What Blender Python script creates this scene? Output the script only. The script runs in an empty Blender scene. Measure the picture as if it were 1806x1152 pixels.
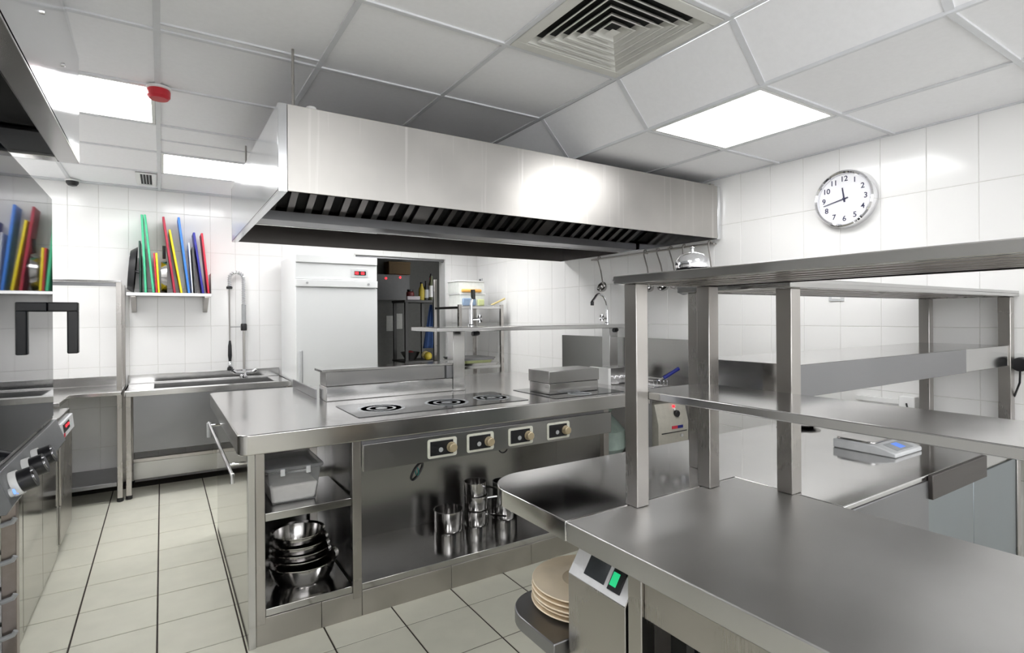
import bpy, bmesh, math, random
from mathutils import Vector, Matrix
random.seed(7)
sc = bpy.context.scene
col = sc.collection

# ------------------------------------------------------------------ camera, world, exposure
FPX, ROLL, YAW = 966.0, math.radians(0.4), math.radians(32.6)
cam_d = bpy.data.cameras.new('camera')
cam_d.sensor_fit = 'HORIZONTAL'; cam_d.sensor_width = 36.0
cam_d.lens = FPX / 1806 * 36.0
cam_d.shift_y = -17.0 / 1806
cam_d.clip_start = 0.02; cam_d.clip_end = 60
cam = bpy.data.objects.new('camera', cam_d); col.objects.link(cam)
s_, c_ = math.sin(YAW), math.cos(YAW)
fw = Vector((s_, c_, 0)); rt0 = Vector((c_, -s_, 0)); up0 = Vector((0, 0, 1))
rt = rt0 * math.cos(ROLL) - up0 * math.sin(ROLL)
up = up0 * math.cos(ROLL) + rt0 * math.sin(ROLL)
cam.matrix_world = Matrix(((rt.x, up.x, -fw.x, 0), (rt.y, up.y, -fw.y, 0), (rt.z, up.z, -fw.z, 1.40), (0, 0, 0, 1)))
sc.camera = cam
w = bpy.data.worlds.new('world'); sc.world = w; w.use_nodes = True
w.node_tree.nodes['Background'].inputs[0].default_value = (0.98, 0.99, 1.0, 1)
w.node_tree.nodes['Background'].inputs[1].default_value = 2.45
sc.view_settings.view_transform = 'Standard'; sc.view_settings.look = 'None'
sc.view_settings.gamma = 1.0; sc.view_settings.use_curve_mapping = False
sc.view_settings.exposure = 0.82
LAMP = 8.0                      # emission of the ceiling light diffusers
try:
    sc.cycles.max_bounces = 8; sc.cycles.diffuse_bounces = 4; sc.cycles.glossy_bounces = 5
    sc.cycles.transmission_bounces = 6; sc.cycles.sample_clamp_indirect = 6.0
    sc.cycles.use_denoising = True; sc.cycles.use_adaptive_sampling = True; sc.cycles.adaptive_threshold = 0.04
except Exception: pass

# ------------------------------------------------------------------ room measures
XW, XL, YB, YF, ZC, ZL = 3.17, -1.30, 5.72, -1.80, 2.53, 2.32

# ------------------------------------------------------------------ materials
MATS = {}
def nodes(name):
    m = bpy.data.materials.new(name); m.use_nodes = True
    nt = m.node_tree; b = nt.nodes['Principled BSDF']
    MATS[name] = m
    return m, nt, b
def rgb(c): return (c[0], c[1], c[2], 1)
def coords(nt, scale):
    tc = nt.nodes.new('ShaderNodeNewGeometry'); mp = nt.nodes.new('ShaderNodeMapping')
    mp.inputs['Scale'].default_value = scale
    nt.links.new(tc.outputs['Position'], mp.inputs['Vector'])
    return mp.outputs['Vector']
def plain(name, c, rough=0.5, metal=0.0, var=0.06, scale=(30, 30, 30), spec=0.5, emit=None, es=0, bump=0.0, ior=None):
    m, nt, b = nodes(name)
    v = coords(nt, scale)
    n = nt.nodes.new('ShaderNodeTexNoise'); n.inputs['Scale'].default_value = 1.0; n.inputs['Detail'].default_value = 3
    nt.links.new(v, n.inputs['Vector'])
    r = nt.nodes.new('ShaderNodeValToRGB')
    r.color_ramp.elements[0].position = 0.3; r.color_ramp.elements[1].position = 0.7
    r.color_ramp.elements[0].color = rgb([x * (1 - var) for x in c]); r.color_ramp.elements[1].color = rgb([min(1, x * (1 + var)) for x in c])
    nt.links.new(n.outputs['Fac'], r.inputs['Fac']); nt.links.new(r.outputs['Color'], b.inputs['Base Color'])
    b.inputs['Roughness'].default_value = rough; b.inputs['Metallic'].default_value = metal
    b.inputs['Specular IOR Level'].default_value = spec
    if ior: b.inputs['IOR'].default_value = ior
    if emit: b.inputs['Emission Color'].default_value = rgb(emit); b.inputs['Emission Strength'].default_value = es
    if bump:
        bp = nt.nodes.new('ShaderNodeBump'); bp.inputs['Strength'].default_value = bump; bp.inputs['Distance'].default_value = 0.002
        nt.links.new(n.outputs['Fac'], bp.inputs['Height']); nt.links.new(bp.outputs['Normal'], b.inputs['Normal'])
    return m
def steel(name, c, rough=0.25, brush=(4, 4, 120), rv=0.10, aniso=0.0, tangent=None, smudge=0.0, scr=0.0, streak=None):
    """brushed stainless steel: fine brush lines plus cloudy wear in the roughness"""
    m, nt, b = nodes(name)
    b.inputs['Metallic'].default_value = 1.0
    v = coords(nt, brush)
    n = nt.nodes.new('ShaderNodeTexNoise'); n.inputs['Scale'].default_value = 1.0; n.inputs['Detail'].default_value = 4
    nt.links.new(v, n.inputs['Vector'])
    v2 = coords(nt, (3.1, 3.1, 3.1))
    n2 = nt.nodes.new('ShaderNodeTexNoise'); n2.inputs['Scale'].default_value = 1.0; n2.inputs['Detail'].default_value = 3; n2.inputs['Roughness'].default_value = 0.5
    nt.links.new(v2, n2.inputs['Vector'])
    mx = nt.nodes.new('ShaderNodeMath'); mx.operation = 'MULTIPLY_ADD'; mx.inputs[1].default_value = 0.14
    nt.links.new(n.outputs['Fac'], mx.inputs[0]); nt.links.new(n2.outputs['Fac'], mx.inputs[2])
    mr = nt.nodes.new('ShaderNodeMapRange'); mr.inputs['From Min'].default_value = 0.30; mr.inputs['From Max'].default_value = 0.80
    mr.inputs['To Min'].default_value = max(0.03, rough - rv); mr.inputs['To Max'].default_value = rough + rv
    nt.links.new(mx.outputs[0], mr.inputs['Value']); nt.links.new(mr.outputs['Result'], b.inputs['Roughness'])
    r = nt.nodes.new('ShaderNodeValToRGB')
    r.color_ramp.elements[0].position = 0.38; r.color_ramp.elements[1].position = 0.62
    k = 0.025 + smudge
    r.color_ramp.elements[0].color = rgb([x * (1 - k) for x in c]); r.color_ramp.elements[1].color = rgb([min(1, x * (1 + 0.05)) for x in c])
    nt.links.new(n2.outputs['Fac'], r.inputs['Fac'])
    last = r.outputs['Color']
    if streak:   # long rub marks of cleaning
        ns = nt.nodes.new('ShaderNodeTexNoise'); ns.inputs['Scale'].default_value = 1.0; ns.inputs['Detail'].default_value = 4
        nt.links.new(coords(nt, streak), ns.inputs['Vector'])
        rs_ = nt.nodes.new('ShaderNodeValToRGB'); rs_.color_ramp.elements[0].position = 0.60; rs_.color_ramp.elements[1].position = 0.80
        rs_.color_ramp.elements[0].color = (0, 0, 0, 1); rs_.color_ramp.elements[1].color = (0.45, 0.45, 0.45, 1)
        nt.links.new(ns.outputs['Fac'], rs_.inputs['Fac'])
        mk_ = nt.nodes.new('ShaderNodeMix'); mk_.data_type = 'RGBA'
        nt.links.new(rs_.outputs['Color'], mk_.inputs['Factor']); nt.links.new(last, mk_.inputs['A']); mk_.inputs['B'].default_value = (0.78, 0.77, 0.75, 1)
        last = mk_.outputs['Result']
    if scr:
        v3 = coords(nt, (1, 1, 1))
        wv = nt.nodes.new('ShaderNodeTexVoronoi'); wv.feature = 'DISTANCE_TO_EDGE'; wv.inputs['Scale'].default_value = 9.0
        wp = nt.nodes.new('ShaderNodeMapping'); wp.inputs['Scale'].default_value = (1, 5, 1); wp.inputs['Rotation'].default_value = (0.3, 0.2, 0.6)
        nt.links.new(v3, wp.inputs['Vector']); nt.links.new(wp.outputs['Vector'], wv.inputs['Vector'])
        lt = nt.nodes.new('ShaderNodeMath'); lt.operation = 'LESS_THAN'; lt.inputs[1].default_value = 0.006
        nt.links.new(wv.outputs['Distance'], lt.inputs[0])
        ml = nt.nodes.new('ShaderNodeMath'); ml.operation = 'MULTIPLY'; ml.inputs[1].default_value = scr
        nt.links.new(lt.outputs[0], ml.inputs[0])
        mc = nt.nodes.new('ShaderNodeMix'); mc.data_type = 'RGBA'
        nt.links.new(ml.outputs[0], mc.inputs['Factor']); nt.links.new(last, mc.inputs['A']); mc.inputs['B'].default_value = (0.85, 0.84, 0.82, 1)
        last = mc.outputs['Result']
    nt.links.new(last, b.inputs['Base Color'])
    if aniso:
        b.inputs['Anisotropic'].default_value = aniso
        cx = nt.nodes.new('ShaderNodeCombineXYZ')
        for i in range(3): cx.inputs[i].default_value = tangent[i]
        nt.links.new(cx.outputs[0], b.inputs['Tangent'])
    return m
def glassy(name, c, rough=0.1, trans=0.9, ior=1.45, alpha=1.0):
    m, nt, b = nodes(name)
    v = coords(nt, (6, 6, 6)); n = nt.nodes.new('ShaderNodeTexNoise'); nt.links.new(v, n.inputs['Vector'])
    mr = nt.nodes.new('ShaderNodeMapRange'); mr.inputs['To Min'].default_value = rough * 0.7; mr.inputs['To Max'].default_value = rough * 1.3
    nt.links.new(n.outputs['Fac'], mr.inputs['Value']); nt.links.new(mr.outputs['Result'], b.inputs['Roughness'])
    b.inputs['Base Color'].default_value = rgb(c); b.inputs['Transmission Weight'].default_value = trans
    b.inputs['IOR'].default_value = ior; b.inputs['Alpha'].default_value = alpha
    return m

S_TOP = steel('steel_worktop', (0.60, 0.59, 0.58), 0.19, (14, 260, 260), 0.04, smudge=0.01)
S_PASS = steel('steel_pass_top', (0.62, 0.615, 0.61), 0.36, (260, 14, 260), 0.05, smudge=0.02)
S_PASSB = steel('steel_cross_top', (0.62, 0.615, 0.61), 0.09, (260, 14, 260), 0.04, smudge=0.02)
S_FRAME = steel('steel_frame', (0.46, 0.44, 0.42), 0.28, (900, 900, 20), 0.025)
S_PANEL = steel('steel_panel', (0.41, 0.405, 0.40), 0.24, (20, 20, 900), 0.025)
S_SHELF = steel('steel_shelf', (0.52, 0.515, 0.51), 0.14, (300, 20, 300), 0.03)
S_HOOD = steel('steel_hood', (0.47, 0.455, 0.435), 0.36, (10, 10, 300), 0.06, aniso=0.5, tangent=(0, 0, 1), smudge=0.03, streak=(38, 38, 1.3))
S_HOODSIDE = steel('steel_hood_side', (0.74, 0.75, 0.77), 0.14, (10, 10, 500), 0.04)
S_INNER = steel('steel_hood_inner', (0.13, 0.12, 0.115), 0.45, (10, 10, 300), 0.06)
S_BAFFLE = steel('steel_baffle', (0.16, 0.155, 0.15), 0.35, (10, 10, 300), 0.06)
S_MIRROR = steel('steel_polished_side', (0.42, 0.415, 0.39), 0.10, (10, 10, 500), 0.03)
S_DARK = steel('steel_dark', (0.28, 0.28, 0.29), 0.36, (10, 10, 500), 0.06)
S_BLUE = steel('steel_bluish_panel', (0.30, 0.335, 0.355), 0.34, (10, 500, 500), 0.06, smudge=0.03)
S_BOWL = steel('steel_bowl', (0.50, 0.49, 0.485), 0.14, (300, 300, 900), 0.03)
S_BASE = steel('steel_worn_plinth', (0.50, 0.48, 0.45), 0.40, (20, 20, 300), 0.06, smudge=0.10)
CHROME = steel('chrome', (0.78, 0.78, 0.80), 0.06, (10, 10, 10), 0.02)
WTILE = plain('glazed_wall_tile', (0.90, 0.895, 0.885), 0.14, var=0.015, scale=(2, 2, 2), spec=0.4)
WGROUT = plain('wall_grout', (0.70, 0.69, 0.66), 0.8, var=0.05)
FTILE = plain('cream_floor_tile', (0.66, 0.65, 0.555), 0.34, var=0.035, scale=(9, 9, 9), spec=0.35)
FGROUT = plain('dark_floor_grout', (0.04, 0.03, 0.025), 0.9, var=0.25)
CPANEL = plain('ceiling_panel_white', (0.92, 0.92, 0.935), 0.8, var=0.012, scale=(50, 50, 50), spec=0.1, bump=0.02)
CBAR = plain('ceiling_grid_white', (0.70, 0.71, 0.73), 0.45, var=0.02)
DIFF = plain('lit_diffuser', (0.9, 0.9, 0.9), 0.5, var=0.0, emit=(1.0, 1.0, 1.0), es=LAMP)
WHITEP = plain('white_paint', (0.82, 0.82, 0.81), 0.35, var=0.015)
FRIDGE = plain('white_enamel', (0.80, 0.815, 0.815), 0.28, var=0.012, scale=(3, 3, 3))
GREYP = plain('grey_plastic', (0.40, 0.41, 0.42), 0.4)
LGREY = plain('light_grey_plastic', (0.62, 0.63, 0.64), 0.4)
BLACK = plain('black_plastic', (0.012, 0.012, 0.014), 0.35)
BLACKM = plain('black_matt', (0.010, 0.010, 0.010), 0.7)
BLACKGL = plain('dark_door_glass', (0.010, 0.013, 0.017), 0.03, var=0.0, spec=0.9, ior=1.9)
HOB = plain('black_ceramic_glass', (0.035, 0.036, 0.038), 0.10, var=0.1, spec=0.6)
RING = plain('hob_print', (0.42, 0.45, 0.48), 0.2)
RED = plain('red_plastic', (0.55, 0.02, 0.035), 0.35)
REDB = plain('red_board', (0.62, 0.03, 0.06), 0.45)
CRIM = plain('crimson_board', (0.45, 0.025, 0.06), 0.45)
GREENB = plain('green_board', (0.08, 0.56, 0.30), 0.45)
DGREEN = plain('dark_green_board', (0.012, 0.05, 0.035), 0.45)
YELB = plain('yellow_board', (0.90, 0.72, 0.015), 0.45)
BLUEB = plain('blue_board', (0.05, 0.23, 0.80), 0.45)
NAVYB = plain('navy_board', (0.035, 0.035, 0.32), 0.45)
WHITEB = plain('white_board', (0.78, 0.80, 0.82), 0.45)
GREYB = plain('grey_board', (0.10, 0.10, 0.10), 0.45)
BLUEH = plain('blue_rubber', (0.012, 0.02, 0.22), 0.4)
BRASS = plain('beige_knob', (0.52, 0.43, 0.28), 0.35, metal=0.35)
IVORY = plain('ivory_bezel', (0.66, 0.66, 0.58), 0.4)
BEIGE = plain('beige_enamel', (0.50, 0.48, 0.42), 0.4)
CREAM = plain('cream_stoneware', (0.94, 0.80, 0.60), 0.32, var=0.06, scale=(12, 12, 12))
BROWNP = plain('brown_box', (0.12, 0.075, 0.03), 0.7)
DRED = plain('dark_red_jar', (0.14, 0.02, 0.02), 0.5)
YEL = plain('yellow_label', (0.40, 0.31, 0.03), 0.5)
STRAW = plain('straw_wood', (0.72, 0.60, 0.28), 0.6, scale=(8, 60, 60))
BLUEC = plain('blue_cloth', (0.008, 0.03, 0.10), 0.85)
ORANGE = plain('orange_food', (0.80, 0.42, 0.10), 0.6)
SLATE = plain('slate_blue', (0.22, 0.30, 0.42), 0.5)
LIME = plain('pale_green', (0.55, 0.60, 0.30), 0.5)
FLOUR = plain('white_flour', (0.85, 0.82, 0.78), 0.9, bump=0.3)
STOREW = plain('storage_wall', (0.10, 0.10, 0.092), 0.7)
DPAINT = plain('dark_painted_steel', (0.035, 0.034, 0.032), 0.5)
PAPER = plain('paper', (0.45, 0.45, 0.42), 0.8)
GREENSW = plain('green_switch', (0.01, 0.30, 0.12), 0.3, emit=(0.02, 0.8, 0.3), es=0.35)
LEDRED = plain('red_led', (0.4, 0.0, 0.0), 0.4, emit=(1, 0.02, 0.03), es=2.0)
LEDBLUE = plain('blue_led', (0.1, 0.2, 0.8), 0.3, emit=(0.2, 0.4, 1.0), es=0.7)
LCD = plain('blue_lcd', (0.12, 0.25, 0.7), 0.3, emit=(0.15, 0.3, 0.9), es=0.3)
CLEAR = glassy('frosted_plastic', (0.93, 0.94, 0.95), 0.22, 0.85, 1.2)
CLEAR2 = glassy('clear_tub', (0.95, 0.96, 0.95), 0.25, 0.8, 1.15)
CGLASS = glassy('clock_glass', (1, 1, 1), 0.0, 1.0, 1.05)

# ------------------------------------------------------------------ mesh helpers
ORG = {}                                     # world origin of each object
class MB:
    def __init__(s): s.v = []; s.f = []
    def _add(s, vs, fs):
        o = len(s.v); s.v += [tuple(v) for v in vs]; s.f += [tuple(i + o for i in f) for f in fs]; return s
    def box(s, x0, x1, y0, y1, z0, z1):
        if x0 > x1: x0, x1 = x1, x0
        if y0 > y1: y0, y1 = y1, y0
        if z0 > z1: z0, z1 = z1, z0
        return s._add([(x0, y0, z0), (x1, y0, z0), (x1, y1, z0), (x0, y1, z0), (x0, y0, z1), (x1, y0, z1), (x1, y1, z1), (x0, y1, z1)],
                      [(0, 3, 2, 1), (4, 5, 6, 7), (0, 1, 5, 4), (1, 2, 6, 5), (2, 3, 7, 6), (3, 0, 4, 7)])
    def hexa(s, bot, top):
        """eight corners: four below (ccw from above), four above"""
        return s._add(list(bot) + list(top), [(0, 3, 2, 1), (4, 5, 6, 7), (0, 1, 5, 4), (1, 2, 6, 5), (2, 3, 7, 6), (3, 0, 4, 7)])
    def prism(s, poly, z0, z1):
        n = len(poly)
        return s._add([(x, y, z0) for x, y in poly] + [(x, y, z1) for x, y in poly],
                      [tuple(range(n - 1, -1, -1)), tuple(range(n, 2 * n))] + [(i, (i + 1) % n, n + (i + 1) % n, n + i) for i in range(n)])
    def prism_ax(s, poly, a0, a1, ax):
        """poly in the two other axes (in order), extruded along axis ax"""
        def mk(p, q, a): return [(a, p, q), (p, a, q), (p, q, a)][ax]
        n = len(poly)
        return s._add([mk(p, q, a0) for p, q in poly] + [mk(p, q, a1) for p, q in poly],
                      [tuple(range(n - 1, -1, -1)), tuple(range(n, 2 * n))] + [(i, (i + 1) % n, n + (i + 1) % n, n + i) for i in range(n)])
    def tube(s, pts, r, n=10, caps=True, r1=None):
        pts = [Vector(p) for p in pts]; m = len(pts)
        vs = []; prev = None
        for i, p in enumerate(pts):
            t = (pts[min(i + 1, m - 1)] - pts[max(i - 1, 0)]).normalized()
            if prev is None:
                a = Vector((0, 0, 1)) if abs(t.z) < 0.9 else Vector((1, 0, 0))
                u = t.cross(a).normalized()
            else: u = (prev - t * prev.dot(t)).normalized()
            prev = u; wv = t.cross(u)
            rr = r if r1 is None else r + (r1 - r) * i / (m - 1)
            vs += [p + (u * math.cos(2 * math.pi * k / n) + wv * math.sin(2 * math.pi * k / n)) * rr for k in range(n)]
        fs = [(i * n + k, i * n + (k + 1) % n, (i + 1) * n + (k + 1) % n, (i + 1) * n + k) for i in range(m - 1) for k in range(n)]
        if caps: fs += [tuple(range(n - 1, -1, -1)), tuple((m - 1) * n + k for k in range(n))]
        return s._add(vs, fs)
    def lathe(s, prof, c=(0, 0, 0), n=32, axis=2):
        vs = []; m = len(prof)
        for r, h in prof:
            for k in range(n):
                a = 2 * math.pi * k / n; p, q = r * math.cos(a), r * math.sin(a)
                vv = [(h, p, q), (q, h, p), (p, q, h)][axis]
                vs.append((c[0] + vv[0], c[1] + vv[1], c[2] + vv[2]))
        fs = [(i * n + k, i * n + (k + 1) % n, (i + 1) * n + (k + 1) % n, (i + 1) * n + k) for i in range(m - 1) for k in range(n)]
        if prof[0][0] > 1e-6: fs.append(tuple(range(n - 1, -1, -1)))
        if prof[-1][0] > 1e-6: fs.append(tuple((m - 1) * n + k for k in range(n)))
        return s._add(vs, fs)
    def rot(s, ang, axis, c):
        M = Matrix.Translation(c) @ Matrix.Rotation(ang, 4, axis) @ Matrix.Translation(-Vector(c))
        s.v = [tuple(M @ Vector(v)) for v in s.v]; return s
    def build(s, name, mat, parent=None, smooth=True, bevel=0.0, seg=2, org=None):
        if org is None: org = ORG[parent.name] if parent is not None else (0, 0, 0)
        me = bpy.data.meshes.new(name)
        me.from_pydata([(x - org[0], y - org[1], z - org[2]) for x, y, z in s.v], [], s.f)
        bm = bmesh.new(); bm.from_mesh(me); bmesh.ops.remove_doubles(bm, verts=bm.verts, dist=1e-6)
        bmesh.ops.recalc_face_normals(bm, faces=bm.faces); bm.to_mesh(me); bm.free()
        me.materials.append(mat)
        if smooth:
            me.shade_smooth(); me.set_sharp_from_angle(angle=math.radians(32))
        o = bpy.data.objects.new(name, me); col.objects.link(o)
        if parent is not None:
            o.parent = parent
            po = ORG[parent.name]; o.location = tuple(org[i] - po[i] for i in range(3))
        else: o.location = org
        ORG[o.name] = tuple(org)
        if bevel:
            b = o.modifiers.new('edge', 'BEVEL'); b.width = bevel; b.segments = seg; b.limit_method = 'ANGLE'; b.angle_limit = math.radians(40)
            b.harden_normals = False
        return o
def tag(o, label, cat=None, group=None, kind=None):
    if label: o['label'] = label
    if cat: o['category'] = cat
    if group: o['group'] = group
    if kind: o['kind'] = kind
    return o
def thing(name, label, cat, loc=(0, 0, 0), group=None):
    o = bpy.data.objects.new(name, None); col.objects.link(o); o.location = loc; o.empty_display_size = 0.05
    ORG[o.name] = tuple(loc)
    return tag(o, label, cat, group)
def B(name, mat, parent, *a, bevel=0.002):
    return MB().box(*a).build(name, mat, parent, bevel=bevel, smooth=bool(bevel))
def rounded(x0, x1, y0, y1, r, corners=(1, 1, 1, 1), n=8):
    """ccw polygon; corners (x0y0, x1y0, x1y1, x0y1); r a number or four"""
    rr = r if isinstance(r, (list, tuple)) else [r] * 4
    out = []
    for i, (cx, cy, a0) in enumerate(((x0, y0, 180), (x1, y0, 270), (x1, y1, 0), (x0, y1, 90))):
        q = rr[i]
        if not corners[i] or q <= 0: out.append((cx, cy)); continue
        ox = cx + (q if cx == x0 else -q); oy = cy + (q if cy == y0 else -q)
        for k in range(n + 1):
            a = math.radians(a0 + 90 * k / n); out.append((ox + q * math.cos(a), oy + q * math.sin(a)))
    return out
def arc(c, r, a0, a1, n, plane='xz'):
    out = []
    for k in range(n + 1):
        a = math.radians(a0 + (a1 - a0) * k / n); p, q = r * math.cos(a), r * math.sin(a)
        out.append({'xz': (c[0] + p, c[1], c[2] + q), 'yz': (c[0], c[1] + p, c[2] + q), 'xy': (c[0] + p, c[1] + q, c[2])}[plane])
    return out

# ================================================================== THE SETTING
# ---- floor: dark bed, cream tiles set proud of the joints
TP = 0.318; TX0 = -0.343 - 4 * TP; TY0 = 2.997 - 9 * TP
floor = MB().box(XL - 0.1, XW + 0.1, YF - 0.1, YB + 2.4, -0.06, -0.003).build('floor', FGROUT, None, smooth=False)
tag(floor, 'cream square tiled kitchen floor with dark joints', 'floor', kind='structure')
def tile_mesh(name, dx, dy, dz, mat, ch=0.0015, up=2):
    """a low pillow: full footprint below, chamfered face above; up = axis of the face normal"""
    bot = [(0, 0), (dx, 0), (dx, dy), (0, dy)]; top = [(ch, ch), (dx - ch, ch), (dx - ch, dy - ch), (ch, dy - ch)]
    vs = [(p, q, 0) for p, q in bot] + [(p, q, dz - ch) for p, q in bot] + [(p, q, dz) for p, q in top]
    fs = [(0, 1, 5, 4), (1, 2, 6, 5), (2, 3, 7, 6), (3, 0, 4, 7), (4, 5, 9, 8), (5, 6, 10, 9), (6, 7, 11, 10), (7, 4, 8, 11), (8, 9, 10, 11)]
    if up == 1:   # wall facing -y: p->x, q->z
        vs = [(p, -h, q) for p, q, h in vs]
    elif up == 0: # wall facing -x: p->y, q->z
        vs = [(-h, p, q) for p, q, h in vs]; fs = [f[::-1] for f in fs]
    me = bpy.data.meshes.new(name); me.from_pydata(vs, [], fs); me.materials.append(mat); return me
TM = {}
def lay(parent, name, key, size, mat, up, loc):
    k = (key, round(size[0], 3), round(size[1], 3))
    if k not in TM: TM[k] = tile_mesh(name, size[0], size[1], size[2], mat, up=up)
    o = bpy.data.objects.new(name, TM[k]); col.objects.link(o); o.parent = parent
    po = ORG[parent.name]; o.location = tuple(loc[i] - po[i] for i in range(3)); return o
rest = MB()
i = 0
while TX0 + i * TP < XW:
    x0, x1 = max(XL, TX0 + i * TP + 0.0035), min(XW, TX0 + (i + 1) * TP - 0.0035)
    for j in range(-9, 17):
        y0, y1 = TY0 + j * TP + 0.003, TY0 + (j + 1) * TP - 0.003
        y0, y1 = max(YF, y0), min(YB, y1)
        if y1 - y0 < 0.02 or x1 - x0 < 0.02: continue
        if y0 > 1.05: lay(floor, 'tile', 'floor', (x1 - x0, y1 - y0, 0.003), FTILE, 2, (x0, y0, -0.003))
        else: rest.box(x0, x1, y0, y1, -0.003, 0.0)
    i += 1
tag(rest.build('near_tiles', FTILE, floor, smooth=False), None, kind='stuff')
tag(MB().box(1.2, 3.9, YB + 0.15, YB + 2.3, -0.003, 0.0).build('storage_floor', plain('storage_floor_paint', (0.16, 0.155, 0.14), 0.6), floor, smooth=False), None)

# ---- walls
DX0, DX1, DZ = 1.70, 2.755, 2.075      # doorway in the back wall
wb = MB().box(XL - 0.12, DX0, YB, YB + 0.14, 0, ZC + 0.1).box(DX1, XW + 0.12, YB, YB + 0.14, 0, ZC + 0.1).box(DX0, DX1, YB, YB + 0.14, DZ, ZC + 0.1).build('wall_back', WGROUT, None, smooth=False)
tag(wb, 'white tiled back wall with the doorway', 'wall', kind='structure')
wr = MB().box(XW, XW + 0.12, YF, YB + 0.14, 0, ZC + 0.1).build('wall_right', WGROUT, None, smooth=False)
tag(wr, 'white tiled wall that carries the clock', 'wall', kind='structure')
wl = MB().box(XL - 0.12, XL, YF, YB + 0.14, 0, ZC + 0.1).build('wall_left', WTILE, None, smooth=False)
tag(wl, 'white wall behind the oven', 'wall', kind='structure')
wf = MB().box(XL - 0.12, XW + 0.12, YF - 0.12, YF, 0, 1.30).build('wall_front', WTILE, None, smooth=False)  # kept low, unseen: opening added so the white world fills the room
tag(wf, 'low white wall behind the photographer, left open above to let in added fill light', 'wall', kind='structure')
CW, RH, GP, TD = 0.2045, 0.3345, 0.0025, 0.0022
zs = [1.335 + RH * k for k in range(-4, 5)]
def span(a, b, lo, hi): return max(a, lo), min(b, hi)
ztop_b, ztop_r = ZC, ZL
def wall_tiles(parent, axis, lo, hi, off, ztop, hole=None, far=None):
    k0 = math.floor((lo - off) / CW); k = k0; stuff = MB()
    while off + k * CW < hi:
        a, b = span(off + k * CW + GP / 2, off + (k + 1) * CW - GP / 2, lo, hi)
        for z in [zs[0] - RH] + zs:
            c, d = span(z + GP / 2, z + RH - GP / 2, 0.0, ztop)
            rects = [(a, b, c, d)]
            if hole and b > hole[0] and a < hole[1] and c < hole[2]:
                rects = []
                if a < hole[0]: rects.append((a, hole[0], c, d))
                if b > hole[1]: rects.append((hole[1], b, c, d))
                if d > hole[2]: rects.append((max(a, hole[0]), min(b, hole[1]), hole[2], d))
            for (p, q, r, t) in rects:
                if q - p < 0.012 or t - r < 0.012: continue
                if axis == 'x': lay(parent, 'tile', 'back', (q - p, t - r, TD), WTILE, 1, (p, YB, r))
                elif far is not None and q < far: stuff.box(XW - TD, XW, p, q, r, t)
                else: lay(parent, 'tile', 'right', (q - p, t - r, TD), WTILE, 0, (XW, p, r))
        k += 1
    if stuff.v: tag(stuff.build('near_tiles', WTILE, parent, smooth=False), None, kind='stuff')
wall_tiles(wb, 'x', XL, XW, -0.03, ZC, hole=(DX0, DX1, DZ))
wall_tiles(wr, 'y', YF, YB, 3.008 - 14 * CW, ZC, far=0.2)

# ---- doorway lining and sliding-door rail
dr = MB().box(DX0 - 0.003, DX0 + 0.012, YB - 0.012, YB + 0.15, 0, DZ).box(DX1 - 0.012, DX1 + 0.003, YB - 0.012, YB + 0.15, 0, DZ).box(DX0, DX1, YB - 0.012, YB + 0.15, DZ - 0.012, DZ + 0.003).build('door_1', WHITEP, None, bevel=0.002)
tag(dr, 'white lined doorway opening to the dark storage room', 'doorway', kind='structure')
MB().box(DX0 + 0.01, DX1 - 0.01, YB + 0.02, YB + 0.05, DZ - 0.035, DZ - 0.012).build('door_rail', S_DARK, dr, bevel=0.002)

# ---- storage room beyond
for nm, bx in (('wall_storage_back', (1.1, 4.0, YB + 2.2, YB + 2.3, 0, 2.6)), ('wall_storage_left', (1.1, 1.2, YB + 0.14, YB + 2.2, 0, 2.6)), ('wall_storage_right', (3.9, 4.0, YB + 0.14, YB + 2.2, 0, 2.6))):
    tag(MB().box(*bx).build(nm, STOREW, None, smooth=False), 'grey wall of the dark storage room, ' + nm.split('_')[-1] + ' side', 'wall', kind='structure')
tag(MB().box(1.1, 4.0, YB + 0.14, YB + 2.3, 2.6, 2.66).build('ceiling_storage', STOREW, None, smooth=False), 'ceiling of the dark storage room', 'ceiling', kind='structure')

# ---- ceiling: raised field, sloped band, lower band by the right wall
XG = [-1.23, -0.62, -0.01, 0.60, 1.21, 1.825]
YG = [1.925 + 0.62 * k for k in range(-8, 7)]
XS, XLOW = 1.84, 2.035
XLG = [XLOW, 2.637, XW]
ceil = MB().box(XL - 0.12, XW + 0.12, YF - 0.12, YB + 0.14, ZC + 0.03, ZC + 0.12).build('ceiling', S_DARK, None, smooth=False)
tag(ceil, 'suspended white ceiling with square panels in a metal grid', 'ceiling', kind='structure')
LIGHTS = {(-0.62, 3.165), (1.21, 4.405), (-0.01, 4.405), (-1.23, 4.405), (0.60, -0.555), (-0.62, 0.065)}
VENT = (1.21, 1.305)
LOWL = {(2.035, 1.305), (2.035, 4.405)}
def near(a, s): return any(abs(a[0] - q[0]) < 0.02 and abs(a[1] - q[1]) < 0.02 for q in s)
PMS = {}
def cpanel(x0, x1, y0, y1, z, th=0.012):
    k = (round(x1 - x0, 3), round(y1 - y0, 3))
    if k not in PMS:
        me = bpy.data.meshes.new('panel')
        m = MB().box(0, x1 - x0, 0, y1 - y0, 0, th); me.from_pydata(m.v, [], m.f); me.materials.append(CPANEL); PMS[k] = me
    o = bpy.data.objects.new('panel', PMS[k]); col.objects.link(o); o.parent = ceil; o.location = (x0, y0, z)
xs = [XL] + XG
ys = sorted([YF] + [y for y in YG if y > YF] + [YB])
bars = 0
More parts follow.
